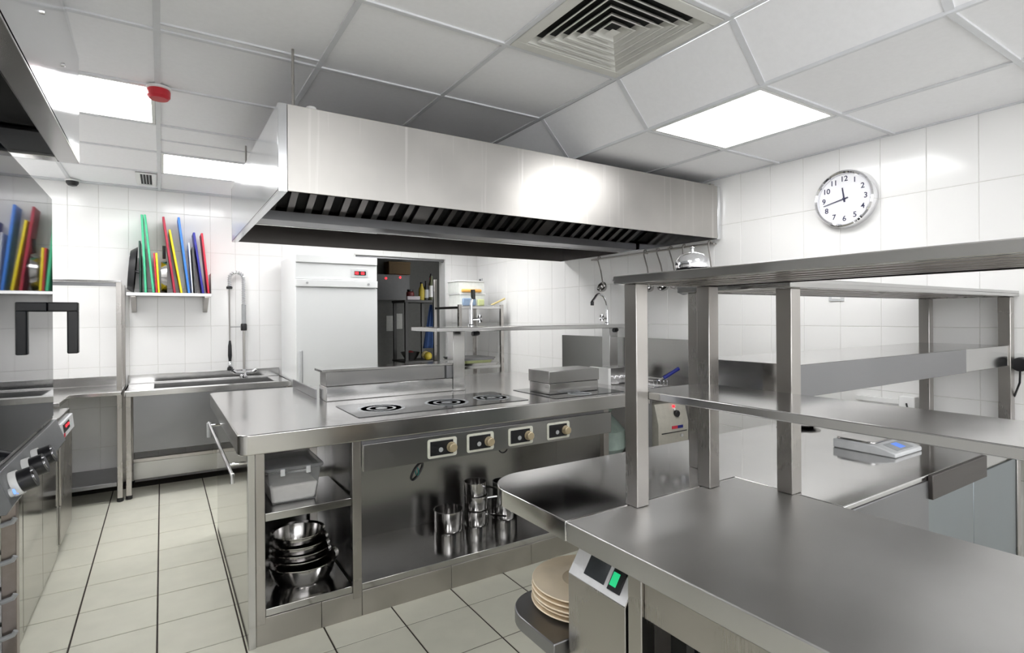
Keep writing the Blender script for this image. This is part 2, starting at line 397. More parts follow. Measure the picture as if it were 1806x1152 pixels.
for a in range(len(xs) - 1):
    for b in range(len(ys) - 1):
        x0, x1, y0, y1 = xs[a], xs[a + 1], ys[b], ys[b + 1]
        if near((x0, y0), LIGHTS) or near((x0, y0), {VENT}) or y1 - y0 < 0.03: continue
        cpanel(x0 + 0.004, x1 - 0.004, y0 + 0.004, y1 - 0.004, ZC + 0.004)
for a in range(len(XLG) - 1):
    for b in range(len(ys) - 1):
        if near((XLG[a], ys[b]), LOWL) or ys[b + 1] - ys[b] < 0.03: continue
        cpanel(XLG[a] + 0.004, XLG[a + 1] - 0.002, ys[b] + 0.004, ys[b + 1] - 0.004, ZL + 0.004)
for b in range(len(ys) - 1):
    if ys[b + 1] - ys[b] < 0.03: continue
    y0, y1 = ys[b] + 0.012, ys[b + 1] - 0.012
    MB().hexa([(XS + 0.004, y0, ZC), (XLOW, y0, ZL + 0.006), (XLOW, y1, ZL + 0.006), (XS + 0.004, y1, ZC)],
              [(XS + 0.018, y0, ZC + 0.008), (XLOW + 0.012, y0, ZL + 0.016), (XLOW + 0.012, y1, ZL + 0.016), (XS + 0.018, y1, ZC + 0.008)]).build('sloped_panel', CPANEL, ceil, smooth=False)
def bar(x0, x1, y0, y1, z): MB().box(x0, x1, y0, y1, z - 0.003, z + 0.02).build('grid_bar', CBAR, ceil, bevel=0.001, seg=1)
for x in XG: bar(x - 0.012, x + 0.012, YF, YB, ZC)
for x in XLG[:2]: bar(x - (0.004 if x == XLOW else 0.011), x + 0.011, YF, YB, ZL)
bar(XW - 0.02, XW, YF, YB - 0.02, ZL)
for y in ys[1:-1]:
    bar(XL, XS, y - 0.011, y + 0.011, ZC - 0.0005); bar(XLOW, XW, y - 0.011, y + 0.011, ZL - 0.0005)
    MB().hexa([(XS, y - 0.013, ZC - 0.002), (XLOW, y - 0.013, ZL), (XLOW, y + 0.013, ZL), (XS, y + 0.013, ZC - 0.002)],
              [(XS + 0.02, y - 0.013, ZC + 0.006), (XLOW + 0.02, y - 0.013, ZL + 0.01), (XLOW + 0.02, y + 0.013, ZL + 0.01), (XS + 0.02, y + 0.013, ZC + 0.006)]).build('grid_bar', CBAR, ceil, smooth=False)
bar(0.0, 0.60, 2.475, 2.487, ZC - 0.0004); bar(0.0, 0.60, 4.09, 4.10, ZC - 0.0004)
bar(XL, XS, YB - 0.022, YB, ZC)

# ---- square ceiling lights
def ceiling_light(x, y, z, label, dx=0.61):
    cx, cy = x + dx / 2, y + 0.31
    t = thing('ceiling_light', label, 'ceiling light', (cx, cy, z), 'square ceiling lights')
    a, b = dx / 2 - 0.014, 0.31 - 0.014
    f = MB()
    for q in ((-a, a, -b, -b + 0.016), (-a, a, b - 0.016, b), (-a, -a + 0.016, -b + 0.016, b - 0.016), (a - 0.016, a, -b + 0.016, b - 0.016)):
        f.box(cx + q[0], cx + q[1], cy + q[2], cy + q[3], z - 0.002, z + 0.022)
    f.build('frame', WHITEP, t)
    MB().box(cx - a + 0.014, cx + a - 0.014, cy - b + 0.014, cy + b - 0.014, z + 0.004, z + 0.014).build('diffuser', DIFF, t, smooth=False)
LL = {(1.21, 4.405): 'lit square ceiling light hidden behind the hood, before the doorway', (2.035, 4.405): 'lit square ceiling light in the lower ceiling behind the hood', (-0.62, 3.165): 'lit square ceiling light beside the red detector', (-0.01, 4.405): 'lit square ceiling light behind the island hood, above the fridge side',
      (-1.23, 4.405): 'lit square ceiling light glimpsed under the oven hood', (0.60, -0.555): 'lit square ceiling light above the photographer',
      (-0.62, 0.065): 'square ceiling light added out of frame beside the oven hood as fill',  # added, unseen: raises the overall brightness
      (2.035, 1.305): 'lit square ceiling light in the lower ceiling above the clock'}
for k in sorted(LIGHTS): ceiling_light(k[0], k[1], ZC, LL[k])
for k in sorted(LOWL): ceiling_light(k[0], k[1], ZL, LL[k], 0.602)

# ---- four-way air diffuser
t = thing('air_diffuser', 'square white air diffuser with nested louvre blades in the ceiling', 'air vent', (1.515, 1.615, ZC))
cx, cy = 1.5175, 1.615
def ring(m, a0, z0, a1, z1, th=0.004):
    """square cone band from half-width a0 at z0 to a1 at z1"""
    for k in range(4):
        ang = k * math.pi / 2; ca, sa = round(math.cos(ang)), round(math.sin(ang))
        def P(a, side, z): p, q = a, side * a; return (cx + p * ca - q * sa, cy + p * sa + q * ca, z)
        m._add([P(a0, -1, z0), P(a0, 1, z0), P(a1, 1, z1), P(a1, -1, z1), P(a0 - th, -1, z0 + th), P(a0 - th, 1, z0 + th), P(a1 - th, 1, z1 + th), P(a1 - th, -1, z1 + th)],
               [(0, 1, 2, 3), (7, 6, 5, 4), (0, 4, 5, 1), (3, 2, 6, 7), (0, 3, 7, 4), (1, 5, 6, 2)])
    return m
VP = plain('vent_enamel', (0.70, 0.695, 0.655), 0.4, var=0.02)
m = MB()
for q in ((-0.296, 0.296, -0.296, -0.25), (-0.296, 0.296, 0.25, 0.296), (-0.296, -0.25, -0.25, 0.25), (0.25, 0.296, -0.25, 0.25)):
    m.box(cx + q[0], cx + q[1], cy + q[2], cy + q[3], ZC - 0.006, ZC + 0.006)
m.build('frame', VP, t, bevel=0.002)
MB().box(cx - 0.25, cx + 0.25, cy - 0.25, cy + 0.25, ZC + 0.024, ZC + 0.028).build('duct_mouth', BLACKM, t, smooth=False)
for k in range(6):
    a = 0.246 - k * 0.038
    ring(ring(MB(), a + 0.008, ZC - 0.005, a, ZC - 0.0045, 0.002), a, ZC - 0.0045, a - 0.020, ZC + 0.022, 0.003).build('blade', VP, t, smooth=False)
MB()._add([(cx - 0.022, cy - 0.022, ZC - 0.004), (cx + 0.022, cy - 0.022, ZC - 0.004), (cx + 0.022, cy + 0.022, ZC - 0.004), (cx - 0.022, cy + 0.022, ZC - 0.004), (cx, cy, ZC + 0.012)], [(0, 3, 2, 1), (0, 1, 4), (1, 2, 4), (2, 3, 4), (3, 0, 4)]).build('centre', VP, t, smooth=False)

# ---- small ceiling fittings
t = thing('smoke_detector', 'red round smoke detector on the ceiling grid', 'detector', (-0.006, 3.165, ZC))
MB().lathe([(0.052, -0.003), (0.052, -0.012), (0.045, -0.016)], (-0.006, 3.165, ZC), 28).build('base', WHITEP, t)
MB().lathe([(0.046, -0.014), (0.050, -0.022), (0.049, -0.048), (0.040, -0.060), (0.0, -0.062)], (-0.006, 3.165, ZC), 28).build('dome', RED, t)
t = thing('dome_camera', 'small black dome camera where the ceiling meets the back wall', 'camera', (-0.60, 5.62, ZC))
MB().lathe([(0.050, -0.002), (0.050, -0.012), (0.044, -0.014)], (-0.60, 5.62, ZC), 24).build('mount', WHITEP, t)
MB().lathe([(0.043, -0.012), (0.041, -0.030), (0.028, -0.048), (0.0, -0.055)], (-0.60, 5.62, ZC), 24).build('dome', BLACK, t)
t = thing('vent_grille', 'small slotted vent grille in the ceiling near the back wall', 'vent', (-0.095, 5.28, ZC))
m = MB(); gx0, gx1, gy0, gy1 = -0.165, -0.03, 5.06, 5.50
for q in ((gx0, gx1, gy0, gy0 + 0.03), (gx0, gx1, gy1 - 0.03, gy1), (gx0, gx0 + 0.03, gy0 + 0.03, gy1 - 0.03), (gx1 - 0.03, gx1, gy0 + 0.03, gy1 - 0.03)): m.box(q[0], q[1], q[2], q[3], ZC - 0.010, ZC - 0.003)
m.build('frame', WHITEP, t, bevel=0.001)
MB().box(gx0 + 0.03, gx1 - 0.03, gy0 + 0.03, gy1 - 0.03, ZC - 0.005, ZC - 0.003).build('slot', BLACKM, t, smooth=False)
for k in range(3):
    x = gx0 + 0.044 + k * 0.02
    MB().box(x, x + 0.006, gy0 + 0.03, gy1 - 0.03, ZC - 0.009, ZC - 0.005).build('fin', GREYP, t, smooth=False)

# ================================================================== ISLAND HOOD
HX0, HX1, HY0, HY1, HZ0, HZ1 = 0.394, 3.155, 2.335, 4.05, 1.912, 2.262
t = thing('extraction_hood', 'long brushed steel extraction hood hanging over the cooking island', 'hood', ((HX0 + HX1) / 2, (HY0 + HY1) / 2, HZ0))
q = 0.012
B('front_panel', S_HOOD, t, HX0 + 0.035, HX1 - 0.03, HY0, HY0 + q, HZ0, HZ1, bevel=0.0015)
for a, b in ((HX0, HX0 + 0.034), (HX1 - 0.029, HX1)):
    B('corner_strip', S_HOODSIDE, t, a, b, HY0 - 0.001, HY0 + q, HZ0, HZ1, bevel=0.0015)
B('side_panel', S_HOODSIDE, t, HX0, HX0 + q, HY0 + q, HY1 - q, HZ0, HZ1, bevel=0.0015)
B('side_panel', S_HOODSIDE, t, HX1 - q, HX1, HY0 + q, HY1 - q, HZ0, HZ1, bevel=0.0015)
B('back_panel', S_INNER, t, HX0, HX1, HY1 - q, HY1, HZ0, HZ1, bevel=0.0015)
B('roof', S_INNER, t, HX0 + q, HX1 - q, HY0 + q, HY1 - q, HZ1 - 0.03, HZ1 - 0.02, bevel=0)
for a in (HX0, HX1 - 0.035): B('rim', S_HOODSIDE, t, a, a + 0.035, HY0, HY1, HZ0 - 0.004, HZ0 + 0.006)   # rolled lower rim
B('gutter', S_DARK, t, HX0 + 0.03, HX1 - 0.03, 3.08, 3.25, HZ0 + 0.005, HZ0 + 0.055)
B('gutter_lip', S_SHELF, t, HX0 + 0.03, HX1 - 0.03, 3.245, 3.262, HZ0 + 0.0, HZ0 + 0.014)
# filter banks: two inclined planes of baffles rising from the gutter
P0, P1 = Vector((0, 3.09, HZ0 + 0.055)), Vector((0, 2.60, HZ1 - 0.035))
dv = (P1 - P0); L = dv.length; ang = math.atan2(dv.z, -dv.y)
m = MB().box(HX0 + 0.03, HX1 - 0.03, 0.0, L, -0.03, -0.025)
bk = m.v[:]
def inc(v): # local (x, along, off) -> world on the front incline; off>0 towards the front below
    d = dv.normalized(); nrm = Vector((0, -abs(d.z), -abs(d.y)))
    p = P0 + d * v[1] + nrm * v[2]; return (v[0], p.y, p.z)
m.v = [inc(v) for v in m.v]; m.build('filter_back', BLACKM, t, smooth=False)
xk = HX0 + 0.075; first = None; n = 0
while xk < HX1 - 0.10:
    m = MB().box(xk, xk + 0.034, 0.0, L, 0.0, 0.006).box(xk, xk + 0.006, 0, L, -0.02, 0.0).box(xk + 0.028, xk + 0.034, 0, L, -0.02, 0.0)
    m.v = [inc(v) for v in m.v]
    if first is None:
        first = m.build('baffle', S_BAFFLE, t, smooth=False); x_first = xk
    else:
        c = first.copy(); col.objects.link(c); c.location = (first.location.x + xk - x_first, first.location.y, first.location.z)
    n += 1; xk += 0.0905
for x in (1.30, 2.20):
    m = MB().box(x - 0.045, x + 0.045, 0, L, -0.005, 0.009); m.v = [inc(v) for v in m.v]; m.build('filter_divider', S_BAFFLE, t, smooth=False)
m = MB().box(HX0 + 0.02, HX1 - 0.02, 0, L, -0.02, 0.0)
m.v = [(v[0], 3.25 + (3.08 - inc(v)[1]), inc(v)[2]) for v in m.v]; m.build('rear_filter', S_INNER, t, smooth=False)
# hangers and the duct collar on the roof
for x, y in ((0.47, 2.43), (0.47, 3.95), (2.9, 3.95)):
    MB().tube([(x, y, HZ1 - 0.03), (x, y, ZC if x < 1.9 else ZL)], 0.006, 10).build('hanger_rod', S_FRAME, t)
MB().lathe([(0.03, HZ1 - 0.005), (0.03, HZ1 + 0.006), (0.012, HZ1 + 0.01), (0.012, HZ1 + 0.03)], (0.47, 2.43, 0), 16).build('rod_nut', BLACK, t)
MB().lathe([(0.0, -0.03), (0.03, -0.02), (0.036, 0.0), (0.02, 0.03), (0.0, 0.034)], (0.545, 2.44, HZ1 + 0.012), 20).build('white_pad', WHITEP, t)  # small white pad beside the front hanger rod
m = MB()
for a in ((1.25, 1.62, 2.55, 2.57), (1.25, 1.62, 2.90, 2.92), (1.25, 1.27, 2.57, 2.90), (1.60, 1.62, 2.57, 2.90)): m.box(a[0], a[1], a[2], a[3], HZ1 - 0.02, HZ1 + 0.025)
m.build('duct_collar', S_DARK, t, bevel=0.002)
B('wall_bracket', S_FRAME, t, HX1 - 0.06, HX1 - 0.02, HY0 + 0.03, HY0 + 0.09, HZ1 - 0.02, HZ1 + 0.02)

# ================================================================== HOOD OVER THE OVEN
t = thing('oven_hood', 'steel canopy hood on the left wall over the oven', 'hood', (-0.77, 1.45, 1.985))
ax, ay0, ay1, az, az1 = -0.255, 0.25, 2.585, 1.985, 2.375
MB().prism_ax([(ax, az), (ax, az1), (ax - 0.03, ZC - 0.005), (ax - 0.042, ZC - 0.005), (ax - 0.012, az1), (ax - 0.012, az)], ay0, ay1, 1).build('front_panel', S_HOODSIDE, t)
B('side_panel', S_HOODSIDE, t, XL + 0.005, ax - 0.012, ay1 - 0.012, ay1, az, az1, bevel=0.001)
B('side_panel', S_HOODSIDE, t, XL + 0.005, ax - 0.012, ay0, ay0 + 0.012, az, az1, bevel=0.001)
B('canopy_roof', S_INNER, t, XL + 0.005, ax - 0.012, ay0 + 0.012, ay1 - 0.012, az1 - 0.012, az1, bevel=0)
m = MB()
for a in ((ax - 0.06, ax, ay0, ay1), (XL + 0.005, ax - 0.06, ay1 - 0.06, ay1), (XL + 0.005, ax - 0.06, ay0, ay0 + 0.06)): m.box(a[0], a[1], a[2], a[3], az - 0.004, az + 0.008)
m.build('rim', S_PANEL, t, bevel=0.002)
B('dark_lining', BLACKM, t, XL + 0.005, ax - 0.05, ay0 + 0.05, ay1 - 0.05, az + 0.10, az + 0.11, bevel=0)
for k in range(3): MB().lathe([(0.006, 0), (0.006, 0.004), (0, 0.005)], (ax + 0.000, 2.2 - 0.35 * k, 2.2), 10, axis=0).build('rivet', CHROME, t)

# ================================================================== COMBI OVEN
t = thing('combi_oven', 'tall combi oven with mirror-dark glass door and control knobs', 'oven', (-0.83, 2.58, 0))
B('body', S_PANEL, t, -1.25, -0.425, 2.09, 3.10, 0.955, 1.93, bevel=0.004)
d = B('door', S_FRAME, t, -0.424, -0.404, 2.10, 3.098, 0.968, 1.935, bevel=0.003)
MB().box(-0.404, -0.399, 2.11, 3.082, 0.985, 1.925).build('glass', BLACKGL, d, smooth=False)
h = MB()
h.box(-0.40, -0.298, 2.945, 2.985, 1.435, 1.475); h.box(-0.336, -0.298, 2.945, 2.985, 1.258, 1.44)
h.build('handle', BLACK, t, bevel=0.005)
cns = MB().prism_ax([(-0.424, 0.85), (-0.372, 0.85), (-0.360, 0.872), (-0.392, 0.966), (-0.424, 0.966)], 2.07, 3.10, 1).build('console', plain('graphite_console', (0.12, 0.125, 0.13), 0.35), t, bevel=0.002)
nrm = Vector((0.094, 0, 0.032)).normalized()
for y in (2.50, 2.345, 2.165):
    c0 = Vector((-0.372, y, 0.915)); tip = c0 + nrm * 0.05
    k = MB().tube([c0 - nrm * 0.004, c0 + nrm * 0.012, c0 + nrm * 0.014, tip - nrm * 0.004, tip], 0.033, 24).build('knob', BLACK, t)
    MB().tube([c0 - nrm * 0.002, c0 + nrm * 0.016], 0.037, 28).build('collar', WHITEP, k)
    MB().tube([tip - nrm * 0.001, tip + nrm * 0.003], 0.022, 20).build('cap', CHROME, k)
for y, z in ((2.105, 0.905), (2.145, 0.895)):
    c0 = Vector((-0.364, y, z)) + Vector((0.0, 0, 0))
    e = MB().tube([c0 - nrm * 0.012, c0 + nrm * 0.002], 0.013, 16).build('indicator', LGREY, t)
    MB().tube([c0 + nrm * 0.001, c0 + nrm * 0.005], 0.008, 12).build('lens', LEDBLUE, e)
m = MB().box(-1.24, -0.50, 2.09, 3.08, 0.845, 0.955); m.build('underframe', S_DARK, t, bevel=0.003)
B('post', plain('brown_steel_post', (0.30, 0.26, 0.24), 0.3, metal=0.8), t, -0.538, -0.492, 2.90, 2.95, 0.0, 0.845)
B('side_sheet', S_MIRROR, t, -0.60, -0.52, 2.955, 3.10, 0.0, 0.845)
B('post', S_FRAME, t, -1.24, -1.20, 2.84, 3.04, 0.0, 0.845); B('post', S_FRAME, t, -1.24, -1.20, 2.10, 2.14, 0.0, 0.845); B('post', S_FRAME, t, -0.535, -0.50, 2.10, 2.14, 0.0, 0.845)
for z in (0.60, 0.45, 0.30, 0.155):
    MB().tube([(-1.18, 2.885, z - 0.004), (-0.60, 2.885, z - 0.004), (-0.53, 2.882, z - 0.002), (-0.500, 2.880, z + 0.006), (-0.492, 2.880, z + 0.020)], 0.010, 8).build('tray_runner', GREYP, t)
B('stand_shelf', S_DARK, t, -1.2, -0.54, 2.12, 3.04, 0.06, 0.075)

# ---- steel undercounter cabinet and the glass washer beside it
t = thing('undercounter_cabinet', 'polished steel undercounter cabinet beside the oven, reflecting the floor', 'cabinet', (-0.87, 3.63, 0))
B('body', S_MIRROR, t, -1.22, -0.532, 3.12, 4.15, 0.0, 0.80, bevel=0.003)
B('door', S_MIRROR, t, -0.531, -0.52, 3.20, 3.66, 0.02, 0.79, bevel=0.002)
B('door', S_MIRROR, t, -0.531, -0.52, 3.668, 4.145, 0.02, 0.79, bevel=0.002)
B('side_strip', S_MIRROR, t, -0.531, -0.521, 3.122, 3.194, 0.0, 0.79, bevel=0.002)
B('worktop', S_TOP, t, -1.22, -0.515, 3.12, 4.15, 0.802, 0.825, bevel=0.003)
t = thing('glass_washer', 'undercounter washer with red display beside the steel cabinet', 'dishwasher', (-0.86, 4.41, 0))
B('body', S_PANEL, t, -1.22, -0.52, 4.165, 4.66, 0.06, 0.815, bevel=0.003)
B('door', S_FRAME, t, -0.52, -0.508, 4.17, 4.655, 0.30, 0.68, bevel=0.003)
B('lower_panel', S_FRAME, t, -0.52, -0.511, 4.17, 4.655, 0.07, 0.295, bevel=0.003)
B('foot', BLACK, t, -0.60, -0.56, 4.20, 4.24, 0.0, 0.06); B('foot', BLACK, t, -0.60, -0.56, 4.58, 4.62, 0.0, 0.06)
p = MB().prism_ax([(-0.52, 0.69), (-0.495, 0.69), (-0.505, 0.78), (-0.52, 0.78)], 4.17, 4.655, 1).build('control_strip', LGREY, t, bevel=0.002)
MB().hexa([(-0.4965, 4.22, 0.722), (-0.4955, 4.22, 0.72), (-0.4955, 4.46, 0.72), (-0.4965, 4.46, 0.722)], [(-0.5035, 4.22, 0.768), (-0.501, 4.22, 0.768), (-0.501, 4.46, 0.768), (-0.5035, 4.46, 0.768)]).build('display', BLACK, p, smooth=False)
for y in (4.30, 4.38): MB().box(-0.501, -0.4965, y, y + 0.05, 0.742, 0.756).build('lamp', LEDRED, p, smooth=False)
MB().box(-0.4985, -0.4935, 4.21, 4.25, 0.696, 0.716).build('badge', REDB, p, smooth=False)

# ================================================================== BACK LEFT: L counter with rack
t = thing('corner_table', 'steel corner table with tall posts and a thin upper shelf', 'table', (-0.72, 5.2, 0))
MB().prism([(XL + 0.01, 4.68), (-0.575, 4.68), (-0.575, 5.13), (-0.262, 5.13), (-0.262, YB - 0.01), (XL + 0.01, YB - 0.01)], 0.822, 0.85).build('worktop', S_TOP, t, bevel=0.003)
MB().box(XL + 0.012, -0.262, YB - 0.022, YB - 0.008, 0.85, 0.925).build('upstand', S_SHELF, t, bevel=0.002)
for x, y, zt in ((-0.294, 5.165, 1.69), (-0.294, 5.66, 1.69), (-1.26, 5.66, 1.69)):
    p = B('post', S_FRAME, t, x, x + 0.034, y, y + 0.034, 0.03, zt); MB().lathe([(0.018, 0), (0.022, 0.004), (0.022, 0.03)], (x + 0.017, y + 0.017, 0), 12).build('foot', BLACK, p)
B('upper_shelf', S_SHELF, t, XL + 0.012, -0.262, 5.16, 5.23, 1.685, 1.70); B('shelf_rail', S_DARK, t, XL + 0.012, -0.294, 5.175, 5.20, 1.655, 1.683)
B('lower_shelf', S_DARK, t, XL + 0.012, -0.296, 5.16, YB - 0.03, 0.125, 0.155)
B('leg', S_FRAME, t, -0.62, -0.59, 4.70, 4.73, 0.0, 0.822)

# ================================================================== SINK
t = thing('sink_table', 'steel sink table with a wide basin below the board shelf', 'sink', (0.35, 5.4, 0))
sx0, sx1, sy0, sy1, sz = -0.245, 0.955, 5.105, YB - 0.012, 0.85
bx0, bx1, by0, by1 = -0.06, 0.84, 5.20, 5.62
m = MB()
for a in ((sx0, sx1, sy0, by0), (sx0, sx1, by1, sy1), (sx0, bx0, by0, by1), (bx1, sx1, by0, by1)): m.box(a[0], a[1], a[2], a[3], sz - 0.004, sz)
m.box(sx0, sx1, sy0, sy0 + 0.012, sz - 0.042, sz); m.box(sx0, sx0 + 0.012, sy0, sy1, sz - 0.042, sz); m.box(sx1 - 0.012, sx1, sy0, sy1, sz - 0.042, sz)
m.build('worktop', S_TOP, t, bevel=0.002)
m = MB()
for a in ((bx0, bx0 + 0.004, by0, by1), (bx1 - 0.004, bx1, by0, by1), (bx0, bx1, by0, by0 + 0.004), (bx0, bx1, by1 - 0.004, by1)): m.box(a[0], a[1], a[2], a[3], 0.50, sz - 0.003)
m.box(bx0, bx1, by0, by1, 0.496, 0.50); m.build('basin', S_PANEL, t, smooth=False)
B('upstand', S_SHELF, t, sx0, sx1, sy1 - 0.012, sy1, sz, sz + 0.075)
B('skirt', S_DARK, t, -0.19, 0.92, sy0 + 0.035, sy0 + 0.045, 0.37, sz - 0.042)
for x, y in ((-0.24, 5.19), (0.915, 5.19), (-0.24, 5.64), (0.915, 5.64)):
    p = B('leg', S_FRAME, t, x, x + 0.036, y, y + 0.036, 0.03, sz - 0.042); MB().lathe([(0.018, 0), (0.022, 0.004), (0.022, 0.03)], (x + 0.018, y + 0.018, 0), 12).build('foot', BLACK, p)
B('lower_rail', S_FRAME, t, -0.205, 0.915, 5.49, 5.53, 0.215, 0.245)
B('lower_panel', S_PANEL, t, -0.205, 0.915, 5.505, 5.515, 0.07, 0.213)

t = thing('spray_tap', 'tall pre-rinse spray tap with sprung hose at the sink', 'tap', (0.64, 5.655, 0.85))
yy = 5.655; xr, xh = 0.645, 0.527
MB().lathe([(0.03, 0.85), (0.03, 0.865), (0.018, 0.88), (0.016, 0.93)], (xr, yy, 0), 20).build('base', CHROME, t)
MB().tube([(xr - 0.075, yy - 0.03, 0.905), (xr, yy - 0.03, 0.90), (xr + 0.075, yy - 0.03, 0.905)], 0.016, 12).tube([(xr, yy, 0.9), (xr, yy - 0.05, 0.895), (xr, yy - 0.09, 0.87)], 0.011, 10).build('mixer_body', CHROME, t)
for sx in (-1, 1):
    MB().tube([(xr + sx * 0.075, yy - 0.03, 0.905), (xr + sx * 0.10, yy - 0.035, 0.925)], 0.02, 12).build('tap_handle', CHROME, t)
MB().tube([(xr, yy, 0.92), (xr, yy, 1.30)], 0.011, 12).build('riser', S_FRAME, t)
MB().lathe([(0.024, 1.29), (0.027, 1.30), (0.027, 1.345), (0.022, 1.355)], (xr, yy, 0), 16).build('clamp', BLACK, t)
MB().tube([(xr, yy, 1.355), (xr, yy, 1.53)], 0.018, 14).build('sleeve', GREYP, t)
hose = [(xr, yy, 1.53 + 0.02 * k) for k in range(12)] + arc(((xr + xh) / 2, yy, 1.77), (xr - xh) / 2, 0, 180, 14) + [(xh, yy, 1.75 - 0.02 * k) for k in range(4)]
MB().tube(hose, 0.011, 8).build('hose', LGREY, t)
# spring wound round the hose
hv = [Vector(p) for p in hose]; seglen = [0]
for a in range(1, len(hv)): seglen.append(seglen[-1] + (hv[a] - hv[a - 1]).length)
sp = []; turns = 30; N = turns * 8
for k in range(N + 1):
    d = seglen[-1] * k / N; a = 1
    while a < len(hv) - 1 and seglen[a] < d: a += 1
    f = (d - seglen[a - 1]) / (seglen[a] - seglen[a - 1]); p = hv[a - 1].lerp(hv[a], f); tg = (hv[a] - hv[a - 1]).normalized()
    u = Vector((0, 1, 0)); wv = tg.cross(u); ph = 2 * math.pi * k / 8
    sp.append(p + (u * math.cos(ph) + wv * math.sin(ph)) * 0.0175)
MB().tube(sp, 0.0035, 5).build('spring', CHROME, t)
MB().lathe([(0.022, 1.675), (0.026, 1.68), (0.026, 1.695), (0.02, 1.70)], (xh, yy, 0), 16).build('ferrule', BLACK, t)
MB().tube([(xh, yy, 1.675), (xh, yy, 1.20)], 0.007, 10).build('drop_pipe', S_FRAME, t)
MB().tube([(xr - 0.02, yy, 1.325), (xh, yy, 1.325)], 0.004, 8).build('hook_arm', CHROME, t)
MB().lathe([(0.022, 0.925), (0.024, 0.93), (0.024, 0.945), (0.014, 0.97), (0.012, 1.02), (0.017, 1.06), (0.015, 1.15), (0.008, 1.20)], (xh, yy - 0.01, 0), 16).build('spray_gun', BLACK, t)
MB().lathe([(0.015, 0.95), (0.017, 0.955), (0.017, 1.0), (0.013, 1.01)], (xh, yy - 0.014, 0), 16).build('spray_collar', CHROME, t)

# ================================================================== BOARD SHELF
t = thing('wall_shelf', 'narrow steel wall shelf holding the coloured boards', 'shelf', (0.06, 5.58, 1.62))
B('board', S_SHELF, t, -0.242, 0.368, 5.44, YB - 0.006, 1.597, 1.622)
for x in (-0.215, 0.315):
    MB().prism_ax([(YB - 0.006, 1.46), (YB - 0.006, 1.597), (5.47, 1.597), (5.47, 1.585), (YB - 0.035, 1.46)], x, x + 0.035, 0).build('bracket', S_FRAME, t, bevel=0.002)
B('end_stop', S_FRAME, t, 0.363, 0.367, 5.45, YB - 0.02, 1.622, 1.80)
SZ = 1.622
def shelf_board(mat, xb, xt, zt, label, th=0.018, y0=5.455, dep=0.235):
    """board standing on its edge, leaning sideways: foot at xb, top at xt"""
    h = zt - SZ; a = math.atan2(xt - xb, h); Lh = math.hypot(xt - xb, h); lift = abs(math.sin(a)) * th / 2 + 0.0005
    m = MB().box(xb - th / 2, xb + th / 2, y0, y0 + dep, SZ, SZ + Lh - lift)
    m.rot(a, 'Y', (xb, y0, SZ)); m.v = [(x, y, z + lift) for x, y, z in m.v]
    return tag(m.build('cutting_board', mat, None, bevel=0.004, org=(xb, y0 + dep / 2, SZ)), label, 'cutting board', 'cutting boards on the wall shelf')
shelf_board(DGREEN, -0.146, -0.150, 2.05, 'dark green cutting board beside the black lid', 0.014)
shelf_board(GREENB, -0.110, -0.134, 2.268, 'tall green cutting board, the left one of the green pair', 0.017)
shelf_board(GREENB, -0.056, -0.114, 2.270, 'tall green cutting board leaning most, right one of the green pair', 0.017)
shelf_board(REDB, -0.034, -0.052, 1.955, 'small short red board beside the small yellow board', 0.011)
shelf_board(YELB, -0.018, -0.035, 1.956, 'small short yellow board in the middle of the shelf', 0.015)
shelf_board(CRIM, 0.096, 0.016, 2.264, 'tall crimson cutting board leaning left over the steel pan', 0.017)
shelf_board(YELB, 0.145, 0.060, 2.158, 'tall yellow cutting board beside the crimson one', 0.016)
shelf_board(BLUEB, 0.200, 0.126, 2.269, 'tall bright blue cutting board leaning left', 0.017)
shelf_board(WHITEB, 0.226, 0.200, 2.055, 'thin white cutting board beside the bright blue one', 0.010)
shelf_board(GREYB, 0.250, 0.229, 2.02, 'dark grey board between the white and navy boards', 0.016)
shelf_board(NAVYB, 0.306, 0.238, 2.148, 'navy blue cutting board near the end of the shelf', 0.017)
shelf_board(REDB, 0.348, 0.298, 2.147, 'red cutting board at the right end of the shelf', 0.016)
# pans standing on edge between the boards
t = thing('frying_pan', 'black frying pan standing on edge at the left of the shelf', 'pan', (-0.206, 5.56, SZ))
m = MB().lathe([(0.0, -0.012), (0.125, -0.012), (0.15, 0.024), (0.156, 0.024), (0.13, -0.022), (0.0, -0.022)], (-0.206, 5.585, SZ + 0.2), 32, axis=0)
m.v = [(x + (z - SZ - 0.2) * 0.10, y if y < YB - 0.01 else YB - 0.01, SZ + (z - SZ - 0.2 + 0.154) * 1.25 + 0.001) for x, y, z in m.v]; m.build('dish', BLACK, t)
MB().tube([(-0.178, 5.45, 1.80), (-0.165, 5.44, 1.79), (-0.150, 5.435, 1.785)], 0.009, 10).build('handle', BLACK, t)
MB().tube([(-0.216, 5.50, 1.90), (-0.217, 5.50, 1.93)], 0.010, 10).build('rivet', CHROME, t)
t = thing('strainer_pan', 'round steel pan with black handle standing on edge between boards', 'pan', (0.028, 5.57, SZ))
MB().lathe([(0.0, -0.018), (0.12, -0.018), (0.14, 0.018), (0.146, 0.018), (0.126, -0.024), (0.0, -0.024)], (0.022, 5.57, SZ + 0.1475), 32, axis=0).build('dish', S_BOWL, t)
MB().tube([(0.02, 5.50, 1.915), (0.02, 5.485, 1.95), (0.02, 5.48, 2.02)], 0.012, 10).build('handle', BLACK, t)

